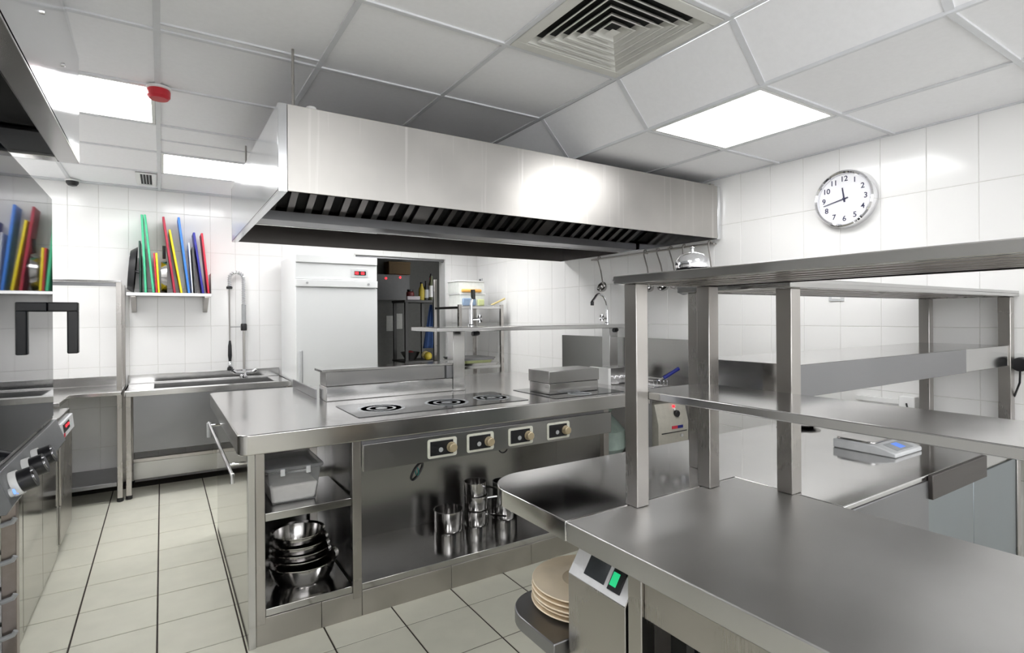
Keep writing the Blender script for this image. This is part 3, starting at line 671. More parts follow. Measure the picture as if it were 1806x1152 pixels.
# ================================================================== FRIDGE
t = thing('upright_fridge', 'tall white upright fridge beside the doorway', 'fridge', (1.33, 5.28, 0))
fx0, fx1, fy0, fy1 = 0.968, 1.685, 4.95, 5.63
B('body', FRIDGE, t, fx0, fx1, fy0 + 0.03, fy1, 0.12, 1.952, bevel=0.006)
B('top_cap', FRIDGE, t, fx0, fx1, fy0 - 0.004, fy0 + 0.03, 1.885, 1.952, bevel=0.004)
fa = B('fascia', FRIDGE, t, fx0, fx1, fy0 + 0.006, fy0 + 0.03, 1.742, 1.883, bevel=0.003)
MB().box(1.44, 1.60, fy0 + 0.002, fy0 + 0.006, 1.77, 1.845).build('display_plate', LGREY, fa, bevel=0.002)
MB().box(1.475, 1.58, fy0 - 0.001, fy0 + 0.002, 1.79, 1.825).build('display', BLACK, fa, smooth=False)
for x in (1.48, 1.535): MB().box(x, x + 0.03, fy0 - 0.0022, fy0 - 0.001, 1.796, 1.818).build('digit', LEDRED, fa, smooth=False)
lp = B('lock_rail', FRIDGE, t, fx0, fx1, fy0 - 0.012, fy0 + 0.03, 1.675, 1.738, bevel=0.004)
for x in (1.06, 1.60): MB().lathe([(0.010, 0), (0.010, -0.004), (0.0, -0.005)], (x, fy0 - 0.012, 1.707), 14, axis=1).build('lock', GREYP, lp)
dd = B('door', FRIDGE, t, fx0, fx1, fy0, fy0 + 0.03, 0.16, 1.668, bevel=0.004)
MB().box(0.99, 1.012, fy0 - 0.014, fy0 + 0.001, 0.75, 1.12).build('handle', LGREY, dd, bevel=0.003)
MB().box(1.013, 1.022, fy0 - 0.006, fy0 + 0.001, 0.75, 1.12).build('handle_recess', GREYP, dd, smooth=False)
for x in (fx0 + 0.04, fx1 - 0.08):
    for y in (fy0 + 0.05, fy1 - 0.09): B('foot', BLACK, t, x, x + 0.04, y, y + 0.04, 0, 0.12)

# ================================================================== CORNER RACK BY THE DOORWAY
t = thing('corner_rack', 'open steel rack in the corner beside the doorway', 'rack', (2.79, 5.26, 0))
rx0, rx1, ry0, ry1 = 2.54, 3.07, 4.97, 5.57
for x, y, zt in ((rx0, ry0, 1.53), (rx1 - 0.03, ry0, 1.53), (rx1 - 0.03, ry1, 1.51), (rx0, ry1, 1.82)):
    B('post', S_FRAME, t, x, x + 0.034, y, y + 0.034, 0, zt)
B('top_shelf', S_SHELF, t, rx0 + 0.005, rx1 - 0.001, ry0 + 0.01, ry1 + 0.02, 1.487, 1.512)
B('lower_shelf', S_SHELF, t, rx0 + 0.005, rx1 - 0.001, ry0 + 0.01, ry1 + 0.02, 0.865, 0.895); B('bottom_shelf', S_SHELF, t, rx0 + 0.005, rx1 - 0.001, ry0 + 0.01, ry1 + 0.02, 0.25, 0.275)
def tub(x0, x1, y0, y1, z0, z1, label, fill=None, mat=CLEAR2):
    t = thing('plastic_tub', label, 'tub', ((x0 + x1) / 2, (y0 + y1) / 2, z0), 'plastic tubs on the corner rack')
    w = 0.006; m = MB()
    for a in ((x0, x1, y0, y0 + w), (x0, x1, y1 - w, y1), (x0, x0 + w, y0 + w, y1 - w), (x1 - w, x1, y0 + w, y1 - w)): m.box(a[0], a[1], a[2], a[3], z0 + w, z1)
    m.box(x0, x1, y0, y1, z0, z0 + w); m.build('box', mat, t, smooth=False)
    MB().prism(rounded(x0 - 0.008, x1 + 0.008, y0 - 0.008, y1 + 0.008, 0.012), z1 + 0.0005, z1 + 0.012).build('lid', WHITEP, t)
    for n_, mt, b in fill or (): MB().box(*b).build(n_, mt, t, bevel=0.012)
TUBP = plain('milky_plastic', (0.74, 0.76, 0.72), 0.35)
tub(2.62, 2.92, 5.10, 5.36, 1.5125, 1.640, 'milky plastic tub with blue lidded food, lower of the two on the corner rack', (('food', SLATE, (2.64, 2.80, 5.075, 5.10, 1.520, 1.60)), ('food', LIME, (2.82, 2.90, 5.075, 5.10, 1.520, 1.59))), TUBP)
tub(2.61, 2.91, 5.10, 5.36, 1.6525, 1.775, 'milky plastic tub with orange food, upper of the two on the corner rack', (('food', ORANGE, (2.63, 2.87, 5.075, 5.10, 1.662, 1.695)),), TUBP)
t = thing('wooden_spatula', 'yellow wooden stick lying across the corner rack, tip raised', 'utensil', (3.0, 5.1, 1.513))
MB().hexa([(2.90, 5.02, 1.513), (2.97, 5.02, 1.513), (2.97, 5.05, 1.513), (2.90, 5.05, 1.513)], [(2.90, 5.02, 1.525), (2.97, 5.02, 1.528), (2.97, 5.05, 1.528), (2.90, 5.05, 1.525)]).build('blade', GREYP, t)
MB().tube([(2.955, 5.035, 1.525), (3.12, 5.02, 1.598)], 0.010, 10).build('handle', STRAW, t)
for k, (mt, a) in enumerate(((S_BOWL, (2.60, 3.02, 5.0, 5.4)), (LIME, (2.66, 2.96, 5.03, 5.36)), (S_DARK, (2.58, 2.99, 5.02, 5.42)))):
    z = 0.8955 + k * 0.026
    m = MB().prism(rounded(a[0], a[1], a[2], a[3], 0.03), z, z + 0.008); m.prism(rounded(a[0] - 0.012, a[1] + 0.012, a[2] - 0.012, a[3] + 0.012, 0.03), z + 0.017, z + 0.0255)
    m.prism(rounded(a[0] - 0.003, a[1] + 0.003, a[2] - 0.003, a[3] + 0.003, 0.03), z + 0.008, z + 0.017)
    tag(m.build('tray', mt, None, org=((a[0] + a[1]) / 2, (a[2] + a[3]) / 2, z)), ('steel tray at the bottom of the pile on the corner rack', 'pale green tray between two steel trays on the corner rack', 'dark steel tray on top of the pile on the corner rack')[k], 'tray', 'trays on the corner rack')
t = thing('wall_switch', 'small grey wall switch above the corner rack', 'switch', (XW - 0.01, 5.64, 1.82))
B('plate', LGREY, t, XW - 0.012, XW - 0.003, 5.585, 5.665, 1.80, 1.855); B('rocker', BLACK, t, XW - 0.018, XW - 0.012, 5.61, 5.645, 1.812, 1.842)

# ================================================================== STORAGE ROOM CONTENTS
YS = 6.8
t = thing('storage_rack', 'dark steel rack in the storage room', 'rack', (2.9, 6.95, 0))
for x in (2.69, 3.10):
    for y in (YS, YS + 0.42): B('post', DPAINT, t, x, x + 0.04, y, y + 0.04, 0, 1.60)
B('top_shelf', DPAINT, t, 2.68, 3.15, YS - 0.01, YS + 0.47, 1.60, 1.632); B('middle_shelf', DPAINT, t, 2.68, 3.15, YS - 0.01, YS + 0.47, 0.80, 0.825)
t = thing('control_box', 'grey electrical box with red lamps on the storage room wall', 'electrical box', (2.55, 7.85, 1.66))
B('case', plain('grey_case', (0.09, 0.09, 0.09), 0.4), t, 2.62, 3.15, YB + 2.06, YB + 2.195, 1.66, 2.04)
for x, z in ((2.78, 1.98), (3.00, 2.0)): MB().lathe([(0.016, 0), (0.016, -0.006), (0.0, -0.010)], (x, YB + 2.06, z), 12, axis=1).build('lamp', LEDRED, t)
t = thing('wall_panel_box', 'dark blue box on the storage room wall, left of the electrical box', 'box', (2.35, 7.85, 1.8))
B('case', plain('dark_blue_case', (0.012, 0.02, 0.05), 0.5), t, 2.26, 2.56, YB + 2.04, YB + 2.195, 1.76, 2.04); MB().lathe([(0.014, 0), (0.014, -0.006), (0.0, -0.010)], (2.36, YB + 2.04, 1.97), 12, axis=1).build('lamp', LEDRED, t)
m = MB().box(2.80, 3.13, YB + 1.98, YB + 2.19, 2.041, 2.22).box(2.795, 3.135, YB + 1.975, YB + 2.192, 2.20, 2.226)
tag(m.build('carton', BROWNP, None, bevel=0.003, org=(2.95, YB + 2.1, 2.04)), 'brown carton on top of the electrical box', 'box')
Z1 = 1.633
t = thing('sauce_jar', 'dark red jar with lid on the storage rack', 'jar', (2.80, 6.86, Z1)); MB().lathe([(0.05, Z1), (0.052, Z1 + 0.01), (0.052, Z1 + 0.10), (0.04, Z1 + 0.115)], (2.80, 6.90, 0), 20).build('body', DRED, t); MB().lathe([(0.042, Z1 + 0.1155), (0.042, Z1 + 0.14), (0.0, Z1 + 0.14)], (2.80, 6.90, 0), 20).build('lid', BLACK, t)
m = MB().box(2.72, 2.90, 6.80, 6.84, Z1, Z1 + 0.05); tag(m.build('paper_packet', plain('pale_packet', (0.42, 0.38, 0.40), 0.6), None, bevel=0.006, org=(2.8, 6.82, Z1)), 'pale flat packet at the front of the storage rack', 'packet')
def bottle(x, y, r, h, bm, lm, label):
    t = thing('bottle', label, 'bottle', (x, y, Z1), 'bottles on the storage rack')
    MB().lathe([(r, Z1), (r, Z1 + h * 0.6), (r * 0.45, Z1 + h * 0.8), (r * 0.42, Z1 + h * 0.92)], (x, y, 0), 18).build('body', bm, t)
    MB().lathe([(r * 0.5, Z1 + h * 0.921), (r * 0.5, Z1 + h), (0, Z1 + h)], (x, y, 0), 14).build('cap', BLACK, t)
    MB().lathe([(r * 1.02, Z1 + h * 0.12), (r * 1.02, Z1 + h * 0.55)], (x, y, 0), 18).build('label', lm, t)
bottle(2.945, 6.86, 0.038, 0.24, YEL, YEL, 'yellow bottle with black cap on the storage rack')
bottle(3.02, 6.88, 0.034, 0.26, BLACK, GREYP, 'dark bottle with grey label on the storage rack')
bottle(3.09, 6.86, 0.036, 0.36, plain('olive_glass', (0.12, 0.13, 0.07), 0.3), WHITEP, 'tall olive bottle with pale label on the storage rack')
bottle(3.12, 6.95, 0.032, 0.34, REDB, YEL, 'red bottle with yellow label behind the olive one')
t = thing('hanging_apron', 'blue cloth hanging from the storage rack', 'cloth', (3.0, 6.78, 1.0))
vs = []; fs = []; nx, nz = 8, 14
for j in range(nz + 1):
    f = j / nz; wd = 0.03 + 0.14 * f; z = 1.57 - 0.58 * f; xc = 3.045 - 0.035 * f
    for i2 in range(nx + 1):
        g = i2 / nx; vs.append((xc + (g - 0.5) * wd, 6.77 + 0.012 * math.sin(g * 12 + f * 2), z))
for j in range(nz):
    for i2 in range(nx): a = j * (nx + 1) + i2; fs.append((a, a + 1, a + nx + 2, a + nx + 1))
o = MB()._add(vs, fs).build('cloth', BLUEC, t); sm = o.modifiers.new('thick', 'SOLIDIFY'); sm.thickness = 0.006
Z2 = 0.826
t = thing('mixing_bowl', 'shallow steel bowl on the middle shelf of the storage rack', 'bowl', (2.86, 6.9, Z2))
MB().lathe([(0.06, Z2), (0.13, Z2 + 0.11), (0.136, Z2 + 0.11), (0.065, Z2 - 0.0)], (2.83, 6.98, 0), 24).build('bowl', S_BOWL, t)
def lump(x, y, z, r, mt, nm, label):
    m = MB().lathe([(0.0, z)] + [(r * math.sin(a * math.pi / 8), z + r * (1 - math.cos(a * math.pi / 8))) for a in range(1, 8)] + [(0.0, z + 2 * r)], (x, y, 0), 14)
    tag(m.build(nm, mt, None, org=(x, y, z)), label, 'food')
lump(3.02, 6.83, Z2, 0.055, YEL, 'squash', 'yellow round squash on the middle shelf of the storage rack')
lump(2.83, 6.98, Z2 + 0.02, 0.055, DRED, 'onion', 'dark red onion in the steel bowl of the storage rack')
lump(3.08, 7.05, Z2, 0.055, STRAW, 'onion', 'straw coloured onion beside the yellow squash')
for k, (x, z) in enumerate(((2.83, 1.33), (2.97, 1.36))):
    m = MB().box(x, x + 0.11, YB + 2.19, YB + 2.196, z - 0.13, z + 0.10); tag(m.build('notice', PAPER, None, smooth=False, org=(x, YB + 2.19, z)), ('left paper notice on the storage room wall', 'right paper notice on the storage room wall')[k], 'notice', 'paper notices')

# ================================================================== COOKING ISLAND
ZT = 0.915
t = thing('cooking_island', 'long steel cooking island with open shelves under the worktop', 'kitchen island', (1.4, 3.3, 0))
isl = t
IX0, IX1, IY0, IY1 = 0.262, 2.66, 2.505, 4.10
wt = MB()
o_ = rounded(IX0, IX1, IY0, IY1, 0.045, (1, 0, 0, 1), 8)
wt.prism(o_, ZT - 0.012, ZT)
ins = rounded(IX0 + 0.014, IX1 - 0.014, IY0 + 0.014, IY1 - 0.014, 0.033, (1, 0, 0, 1), 8)
n_ = len(o_)
wt._add([(x, y, ZT - 0.085) for x, y in o_] + [(x, y, ZT - 0.012) for x, y in o_] + [(x, y, ZT - 0.085) for x, y in ins] + [(x, y, ZT - 0.012) for x, y in ins],
        [(k, (k + 1) % n_, n_ + (k + 1) % n_, n_ + k) for k in range(n_)] + [(2 * n_ + (k + 1) % n_, 2 * n_ + k, 3 * n_ + k, 3 * n_ + (k + 1) % n_) for k in range(n_)] + [((k + 1) % n_, k, 2 * n_ + k, 2 * n_ + (k + 1) % n_) for k in range(n_)])
wt.build('worktop', S_TOP, t, bevel=0.005, seg=3)
B('side_lip', S_DARK, t, 0.776, 0.786, 3.42, IY1 - 0.01, ZT + 0.0002, ZT + 0.055)  # dark steel carries the shade on its left-facing side
B('end_panel', S_MIRROR, t, 0.300, 0.308, 2.575, 4.06, 0.0, ZT - 0.085)
B('corner_post', S_SHELF, t, 0.300, 0.330, 2.545, 2.574, 0.0, ZT - 0.085)
B('post', S_FRAME, t, 0.331, 0.368, 2.550, 2.590, 0.09, ZT - 0.085)
B('post', S_FRAME, t, 0.743, 0.785, 2.550, 2.590, 0.09, ZT - 0.085)
B('post', S_FRAME, t, 2.300, 2.340, 2.550, 2.590, 0.0, ZT - 0.085)
B('rear_post', S_FRAME, t, 0.66, 0.70, 3.05, 3.085, 0.15, ZT - 0.085)
B('back_panel', S_PANEL, t, 0.309, 2.34, 3.09, 3.10, 0.09, ZT - 0.085, bevel=0)
B('partition', S_PANEL, t, 0.750, 0.758, 2.592, 3.088, 0.152, ZT - 0.085, bevel=0)
B('rear_panel', S_PANEL, t, 0.309, IX1 - 0.05, 4.05, 4.06, 0.0, ZT - 0.085, bevel=0)
B('right_end_panel', S_PANEL, t, 2.341, 2.349, 2.56, 4.05, 0.0, ZT - 0.085, bevel=0)
B('shelf', S_SHELF, t, 0.369, 0.742, 2.556, 2.99, 0.526, 0.561)
B('bottom_shelf', S_SHELF, t, 0.369, 0.742, 2.556, 3.088, 0.118, 0.150); B('bottom_shelf', S_SHELF, t, 0.786, 2.299, 2.556, 3.088, 0.118, 0.150)
for a, b in ((0.331, 0.60), (0.602, 0.785), (0.787, 1.25), (1.252, 1.75), (1.752, 2.299)):
    B('plinth_tile', S_BASE, t, a, b, 2.552, 2.575, 0.0, 0.117, bevel=0.0015)
cp = B('control_panel', S_PANEL, t, 0.786, 2.335, 2.522, 2.546, 0.682, 0.808)
B('shadow_gap_strip', S_DARK, t, 0.786, 2.30, 2.55, 2.56, 0.70, ZT - 0.085, bevel=0)  # dark strip stands for the shade in the gap under the lip
for x0 in (1.108, 1.328, 1.582, 1.842):
    x1 = x0 + 0.162
    sp_ = MB().prism_ax(rounded(x0, x1, 0.695, 0.791, 0.012), 2.517, 2.522, 1).build('switch_plate', IVORY, t, bevel=0.0015)
    MB().box(x0 + 0.013, x1 - 0.022, 2.5135, 2.517, 0.708, 0.780).build('black_face', BLACK, sp_, bevel=0.002)
    MB().lathe([(0.026, 0.0), (0.026, -0.006), (0.023, -0.010), (0.022, -0.026), (0.018, -0.029), (0.0, -0.029)], (x1 - 0.034, 2.5135, 0.742), 20, axis=1).build('knob', BRASS, sp_)
    MB().lathe([(0.012, 0.0), (0.012, -0.001), (0.0, -0.001)], (x0 + 0.070, 2.5132, 0.735), 16, axis=1).build('mark', GREYP, sp_)
# ceramic hobs with printed rings
def hob(x0, x1, y0, y1, rings):
    h = MB().prism(rounded(x0, x1, y0, y1, 0.012), ZT + 0.0003, ZT + 0.003).build('ceramic_hob', HOB, isl)
    for (rx, ry, rr) in rings:
        for a, b in ((rr, rr - 0.018), (rr * 0.62, rr * 0.62 - 0.016), (rr * 0.25, 0.004)):
            MB().lathe([(a, ZT + 0.0031), (a, ZT + 0.0034), (b, ZT + 0.0034), (b, ZT + 0.0031)], (rx, ry, 0), 40).build('ring_print', RING, h, smooth=False)
hob(0.80, 1.80, 2.635, 3.06, ((0.985, 2.84, 0.125), (1.36, 2.82, 0.125), (1.66, 2.83, 0.11)))
hob(1.95, 2.50, 2.575, 3.05, ((2.20, 2.66, 0.075),))
# riser trunk behind the hob
rs = MB().box(0.80, 1.6115, 3.25, 3.42, ZT + 0.0003, 1.0)
rs.build('riser', S_SHELF, t, bevel=0.003)
B('riser_top', S_PANEL, t, 0.805, 1.57, 3.275, 3.42, 1.0005, 1.085); B('riser_cap', S_SHELF, t, 0.775, 1.6115, 3.245, 3.43, 1.0855, 1.100); B('riser_end', S_DARK, t, 1.571, 1.6115, 3.255, 3.42, 1.0005, 1.085)
# towel rail on the end panel
rl = MB().tube([(0.232, 2.43, 0.782), (0.232, 3.72, 0.782)], 0.008, 10); rl.build('towel_rail', CHROME, t)
for y in (2.60, 3.62): MB().tube([(0.300, y, 0.782), (0.232, y, 0.782)], 0.006, 8).build('rail_bracket', CHROME, t)
MB().tube([(0.232, 2.434, 0.785), (0.232, 2.434, 0.745)], 0.008, 8).build('rail_drop', CHROME, t)
MB().tube([(0.232, 3.70, 0.785), (0.232, 3.70, 0.70)], 0.012, 8).build('rail_drop', LGREY, t)

# ---- steel cooking box standing on the right hob
t = thing('griddle_box', 'steel boxed griddle standing on the right hob', 'griddle', (2.19, 2.82, ZT))
zb = ZT + 0.0036
B('lower_box', S_SHELF, t, 2.005, 2.40, 2.715, 2.93, zb, 0.985, bevel=0.003); B('upper_box', S_PANEL, t, 2.000, 2.405, 2.710, 2.935, 0.9865, 1.062, bevel=0.003)

# ---- shelf bridge on two columns
t = thing('bridge_shelf', 'steel shelf bridge on columns over the cooking island', 'shelf', (2.2, 3.28, ZT))
for x in (1.612, 2.99): 
    p = B('column', S_SHELF, t, x, x + 0.085, 3.24, 3.33, ZT + 0.0004, 1.3115); 
    MB().box(x - 0.004, x + 0.089, 3.236, 3.334, ZT + 0.0004, ZT + 0.012).build('foot_plate', S_SHELF, p, bevel=0.002)
B('shelf', S_SHELF, t, 1.385, 3.12, 3.0, 3.40, 1.312, 1.338, bevel=0.003)
def shelf_tap(x, y, z, label, mirror=1, tall=0.0):
    t = thing('swan_neck_tap', label, 'tap', (x, y, z), 'taps on the bridge shelf')
    MB().lathe([(0.022, z), (0.022, z + 0.008), (0.014, z + 0.015), (0.013, z + 0.11)], (x, y, 0), 16).build('body', CHROME, t)
    if mirror > 0: pts = [(x, y, z + 0.10), (x + 0.002, y, z + 0.15), (x + 0.012, y, z + 0.19), (x + 0.016, y, z + 0.215)]
    else: pts = [(x, y, z + 0.10)] + [(x - 0.075 + 0.075 * math.cos(a), y, z + 0.11 + 0.125 * math.sin(a)) for a in [math.pi * k / 12 for k in range(0, 10)]] + [(x - 0.152, y, z + 0.175)]
    MB().tube(pts, 0.0095, 10).build('spout', CHROME, t)
    e = pts[-1]; MB().tube([(e[0], e[1], e[2] + 0.03), (e[0] + 0.002, e[1], e[2] - 0.035)] if mirror > 0 else [e, (e[0], e[1], e[2] - 0.03)], 0.015 if mirror > 0 else 0.013, 12).build('nozzle', BLACK, t)
    sx = 1 if mirror > 0 else -1
    hd = MB().tube([(x, y, z + 0.045), (x + sx * 0.06, y - 0.01, z + 0.05)], 0.009, 10).build('valve', CHROME, t)
    for a in (0, 45, 90, 135):
        ca, sa = math.cos(math.radians(a)) * 0.026, math.sin(math.radians(a)) * 0.026
        MB().tube([(x + sx * 0.062, y - 0.01 - ca, z + 0.05 - sa), (x + sx * 0.062, y - 0.01 + ca, z + 0.05 + sa)], 0.005, 6).build('handle_spoke', CHROME, hd)
for x in (1.70, 2.92): MB().tube([(x - 0.02, 3.10, 1.293), (x, 3.10, 1.293), (x + 0.03, 3.12, 1.295)], 0.016, 10).build('stop_valve', BLACK, t)
shelf_tap(1.735, 3.22, 1.3385, 'chrome tap on the left end of the bridge shelf', 1)
shelf_tap(2.945, 3.22, 1.3385, 'chrome swan neck tap on the right end of the bridge shelf', -1)

# ---- things stored in the island
t = thing('storage_box', 'frosted plastic box with lid and white powder, on the upper left shelf', 'box', (0.51, 2.78, 0.561))
zb = 0.5615
def frus(m, x0, x1, y0, y1, z0, z1, k):
    return m.hexa([(x0 + k, y0 + k, z0), (x1 - k, y0 + k, z0), (x1 - k, y1 - k, z0), (x0 + k, y1 - k, z0)], [(x0, y0, z1), (x1, y0, z1), (x1, y1, z1), (x0, y1, z1)])
bx_ = frus(MB(), 0.392, 0.620, 2.625, 2.93, zb, zb + 0.155, 0.02).build('tub', CLEAR, t, bevel=0.006)
MB().prism(rounded(0.380, 0.632, 2.612, 2.942, 0.02), zb + 0.1555, zb + 0.170).build('lid', CLEAR, t, bevel=0.003)
frus(MB(), 0.404, 0.608, 2.638, 2.918, zb + 0.006, zb + 0.085, 0.012).build('contents', FLOUR, t, bevel=0.01)
for x in (0.44, 0.55): MB().box(x, x + 0.02, 2.606, 2.614, zb + 0.135, zb + 0.166).build('clip', LGREY, t, bevel=0.002)
def bowl(c, z, r, h, mat, label, rb=None, th=0.004):
    rb = rb or r * 0.76
    pr_ = [(0.0, z), (rb, z), (rb + (r - rb) * 0.55, z + h * 0.35), (r * 0.985, z + h * 0.93), (r * 1.06, z + h), (r * 1.06, z + h + 0.004), (r * 0.97, z + h * 0.95), (rb + (r - rb) * 0.53, z + h * 0.37 + th), (rb - 0.004, z + th), (0.0, z + th)]
    o = MB().lathe(pr_, (c[0], c[1], 0), 40).build('steel_bowl', mat, None, org=(c[0], c[1], z))
    return tag(o, label, 'bowl', 'steel bowls stacked in the island')
cb = (0.565, 2.765)
bowl(cb, 0.1505, 0.155, 0.100, S_BOWL, 'widest steel bowl at the bottom of the stack in the island')
bowl((cb[0] - 0.01, cb[1]), 0.187, 0.132, 0.090, S_BOWL, 'second steel bowl from the bottom of the island stack')
bowl((cb[0] - 0.012, cb[1]), 0.222, 0.128, 0.085, S_BOWL, 'third steel bowl from the bottom of the island stack')
bowl((cb[0] - 0.015, cb[1]), 0.258, 0.124, 0.085, S_BOWL, 'second bowl from the top of the island stack')
bowl((cb[0] - 0.02, cb[1]), 0.300, 0.115, 0.085, S_BOWL, 'topmost and narrowest bowl of the island stack')
def pan(x, y, z, r, h, label, hdl=None, name='saucepan'):
    t = thing(name, label, 'saucepan', (x, y, z), 'small saucepans under the worktop')
    MB().lathe([(0.0, z), (r * 0.94, z), (r, z + 0.012), (r, z + h - 0.003), (r + 0.004, z + h), (r - 0.003, z + h), (r - 0.004, z + 0.014), (r * 0.9, z + 0.004), (0.0, z + 0.004)], (x, y, 0), 36).build('body', S_BOWL, t)
    if hdl is not None:
        a = math.radians(hdl); ca, sa = math.cos(a), math.sin(a)
        MB().tube([(x + ca * r, y + sa * r, z + h * 0.75), (x + ca * (r + 0.05), y + sa * (r + 0.05), z + h * 0.82), (x + ca * (r + 0.13), y + sa * (r + 0.13), z + h * 0.85)], 0.007, 8).build('handle', CHROME, t)
    return t
zp = 0.1505
pan(1.42, 2.93, zp, 0.086, 0.120, 'small open steel pan standing alone under the worktop', None)
pan(1.60, 2.92, zp, 0.074, 0.088, 'bottom pan of the three stacked under the worktop', 300)
pan(1.60, 2.92, zp + 0.0885, 0.071, 0.086, 'middle pan of the three stacked under the worktop', 330)
pan(1.595, 2.92, zp + 0.175, 0.068, 0.082, 'top pan of the three stacked under the worktop', 290)
pan(1.80, 2.92, zp, 0.080, 0.125, 'bottom pan of the pair stacked beside the three', 250)
pan(1.795, 2.92, zp + 0.1255, 0.068, 0.100, 'top pan of the pair stacked beside the three', 262)
t = thing('cable_bundle', 'black coiled cable hanging under the control panel', 'cable', (1.15, 2.75, 0.55))
def coil(c, rx, rz, turns, rot, n=18):
    out = []
    for k in range(int(turns * n) + 1):
        a = 2 * math.pi * k / n; p, q = rx * math.cos(a), rz * math.sin(a); cr_, sr_ = math.cos(rot), math.sin(rot)
        out.append((c[0] + p * cr_ - q * sr_, c[1] + 0.003 * (k % n) / n + 0.004 * (k // n), c[2] + p * sr_ + q * cr_))
    return out
MB().tube(coil((1.150, 2.75, 0.575), 0.052, 0.018, 4, 0.95), 0.0042, 6).build('coil', BLACK, t)
MB().tube([(1.175, 2.755, 0.61), (1.19, 2.76, 0.68), (1.19, 2.76, 0.80)], 0.004, 6).build('lead', BLACK, t)
MB().tube(arc((1.150, 2.757, 0.575), 0.022, 0, 360, 14, 'yz'), 0.003, 6).build('tie', plain('teal_tie', (0.02, 0.25, 0.22), 0.5), t)
t = thing('cable_loop', 'thin black cable loop under the control panel near the right knobs', 'cable', (1.69, 2.75, 0.6))
MB().tube([(1.66, 2.75, 0.80)] + arc((1.69, 2.75, 0.63), 0.03, 180, 360, 10) + [(1.72, 2.75, 0.80)], 0.004, 6).build('loop', BLACK, t)

# ================================================================== FRYER BY THE RIGHT WALL
t = thing('wall_splashback', 'plain steel splashback panel on the wall behind the fryer', 'splashback', (3.15, 3.2, 0.90))
B('sheet', S_PANEL, t, 3.150, 3.156, 2.40, 4.06, 0.70, 1.228, bevel=0.001); B('edge_fold', S_SHELF, t, 3.142, 3.166, 2.385, 2.40, 0.9, 1.228, bevel=0.001)
t = thing('fryer', 'steel deep fryer with beige sloped control box beside the wall', 'fryer', (2.95, 2.8, 0))
B('tank_top', S_TOP, t, 2.70, 3.14, 2.56, 3.20, 0.862, 0.895, bevel=0.003)
B('tank', S_PANEL, t, 2.76, 3.13, 2.66, 3.15, 0.50, 0.86)
for x, y in ((2.70, 2.56), (3.10, 2.56), (2.70, 3.14), (3.10, 3.14)): B('leg', S_DARK, t, x, x + 0.035, y, y + 0.035, 0, 0.861)
B('stand_shelf', S_DARK, t, 2.70, 3.135, 2.56, 3.17, 0.42, 0.445)
cbx = MB().prism_ax([(2.66, 0.50), (2.66, 0.80), (2.60, 0.80), (2.565, 0.665), (2.565, 0.535), (2.575, 0.50)], 2.80, 3.10, 0).build('control_box', BEIGE, t, bevel=0.003)
MB().box(2.83, 3.08, 2.5625, 2.5655, 0.600, 0.606).build('slot', BLACK, cbx, smooth=False)
MB().box(2.93, 2.985, 2.5620, 2.5655, 0.625, 0.645).build('badge', REDB, cbx, smooth=False); MB().box(2.985, 3.04, 2.5620, 2.5655, 0.625, 0.645).build('badge', BLUEH, cbx, smooth=False)
MB().lathe([(0.012, 0.0), (0.012, -0.012), (0.0, -0.014)], (3.02, 2.565, 0.575), 14, axis=1).build('button', CHROME, cbx)
for z, mt, r in ((0.775, LEDRED, 0.008), (0.755, WHITEP, 0.009)): MB().lathe([(r, 0.0), (r, -0.012), (0.0, -0.014)], (2.975, 2.595 if z > 0.76 else 2.589, z), 12, axis=1).build('lamp', mt, cbx)
MB().lathe([(0.024, 0.01), (0.024, -0.016), (0.020, -0.02), (0.0, -0.02)], (2.99, 2.582, 0.725), 16, axis=1).build('knob', BLACK, cbx)
hd = B('heater_head', S_PANEL, t, 2.72, 2.97, 3.00, 3.12, 0.8955, 1.02, bevel=0.004)
for k in range(5): MB().lathe([(0.012, 0.0), (0.012, -0.016), (0.0, -0.018)], (2.75 + k * 0.048, 3.0, 0.95), 12, axis=1).build('stud', CHROME, hd)
B('head_bracket', WHITEP, t, 2.66, 2.685, 2.90, 3.10, 0.8955, 1.03, bevel=0.002)
def basket(x, label, hx):
    t = thing('fryer_basket', label, 'basket', (x, 2.85, 0.8955), 'fryer baskets')
    w = MB(); x0, x1, y0, y1 = x - 0.07, x + 0.07, 2.70, 2.96
    for z in (0.9, 0.945):
        for a in (((x0, y0, z), (x1, y0, z)), ((x1, y0, z), (x1, y1, z)), ((x1, y1, z), (x0, y1, z)), ((x0, y1, z), (x0, y0, z))): w.tube(a, 0.004, 6)
    for k in range(5):
        xx = x0 + (x1 - x0) * k / 4; w.tube([(xx, y0, 0.945), (xx, y0, 0.9), (xx, y1, 0.9), (xx, y1, 0.945)], 0.0025, 5)
    w.build('wire_cage', CHROME, t)
    MB().tube([(x - 0.01, y0, 0.94), (x + 0.0, y0 - 0.03, 0.965)], 0.007, 8).tube([(x + 0.01, y0, 0.94), (x + 0.0, y0 - 0.03, 0.965)], 0.006, 8).build('stem', CHROME, t)
    MB().tube([(x, y0 - 0.03, 0.962), (x + hx, y0 - 0.06, 1.025)], 0.013, 12).build('grip', BLUEH, t)
basket(2.97, 'fryer basket with dark blue grip raised beside the splashback', 0.12)
t = thing('waste_bag', 'clear plastic sack on the low stand beside the island', 'bag', (2.52, 2.75, 0.46))
m = MB().lathe([(0.0, 0.0), (0.10, 0.0), (0.15, 0.08), (0.14, 0.19), (0.07, 0.26), (0.03, 0.30), (0.05, 0.33)], (2.52, 2.78, 0.446), 24)
m.v = [(x + 0.012 * math.sin(9 * z + 7 * y), y + 0.012 * math.sin(11 * x + 8 * z), z) for x, y, z in m.v]
m.build('sack', plain('pale_green_film', (0.32, 0.40, 0.36), 0.25), t)
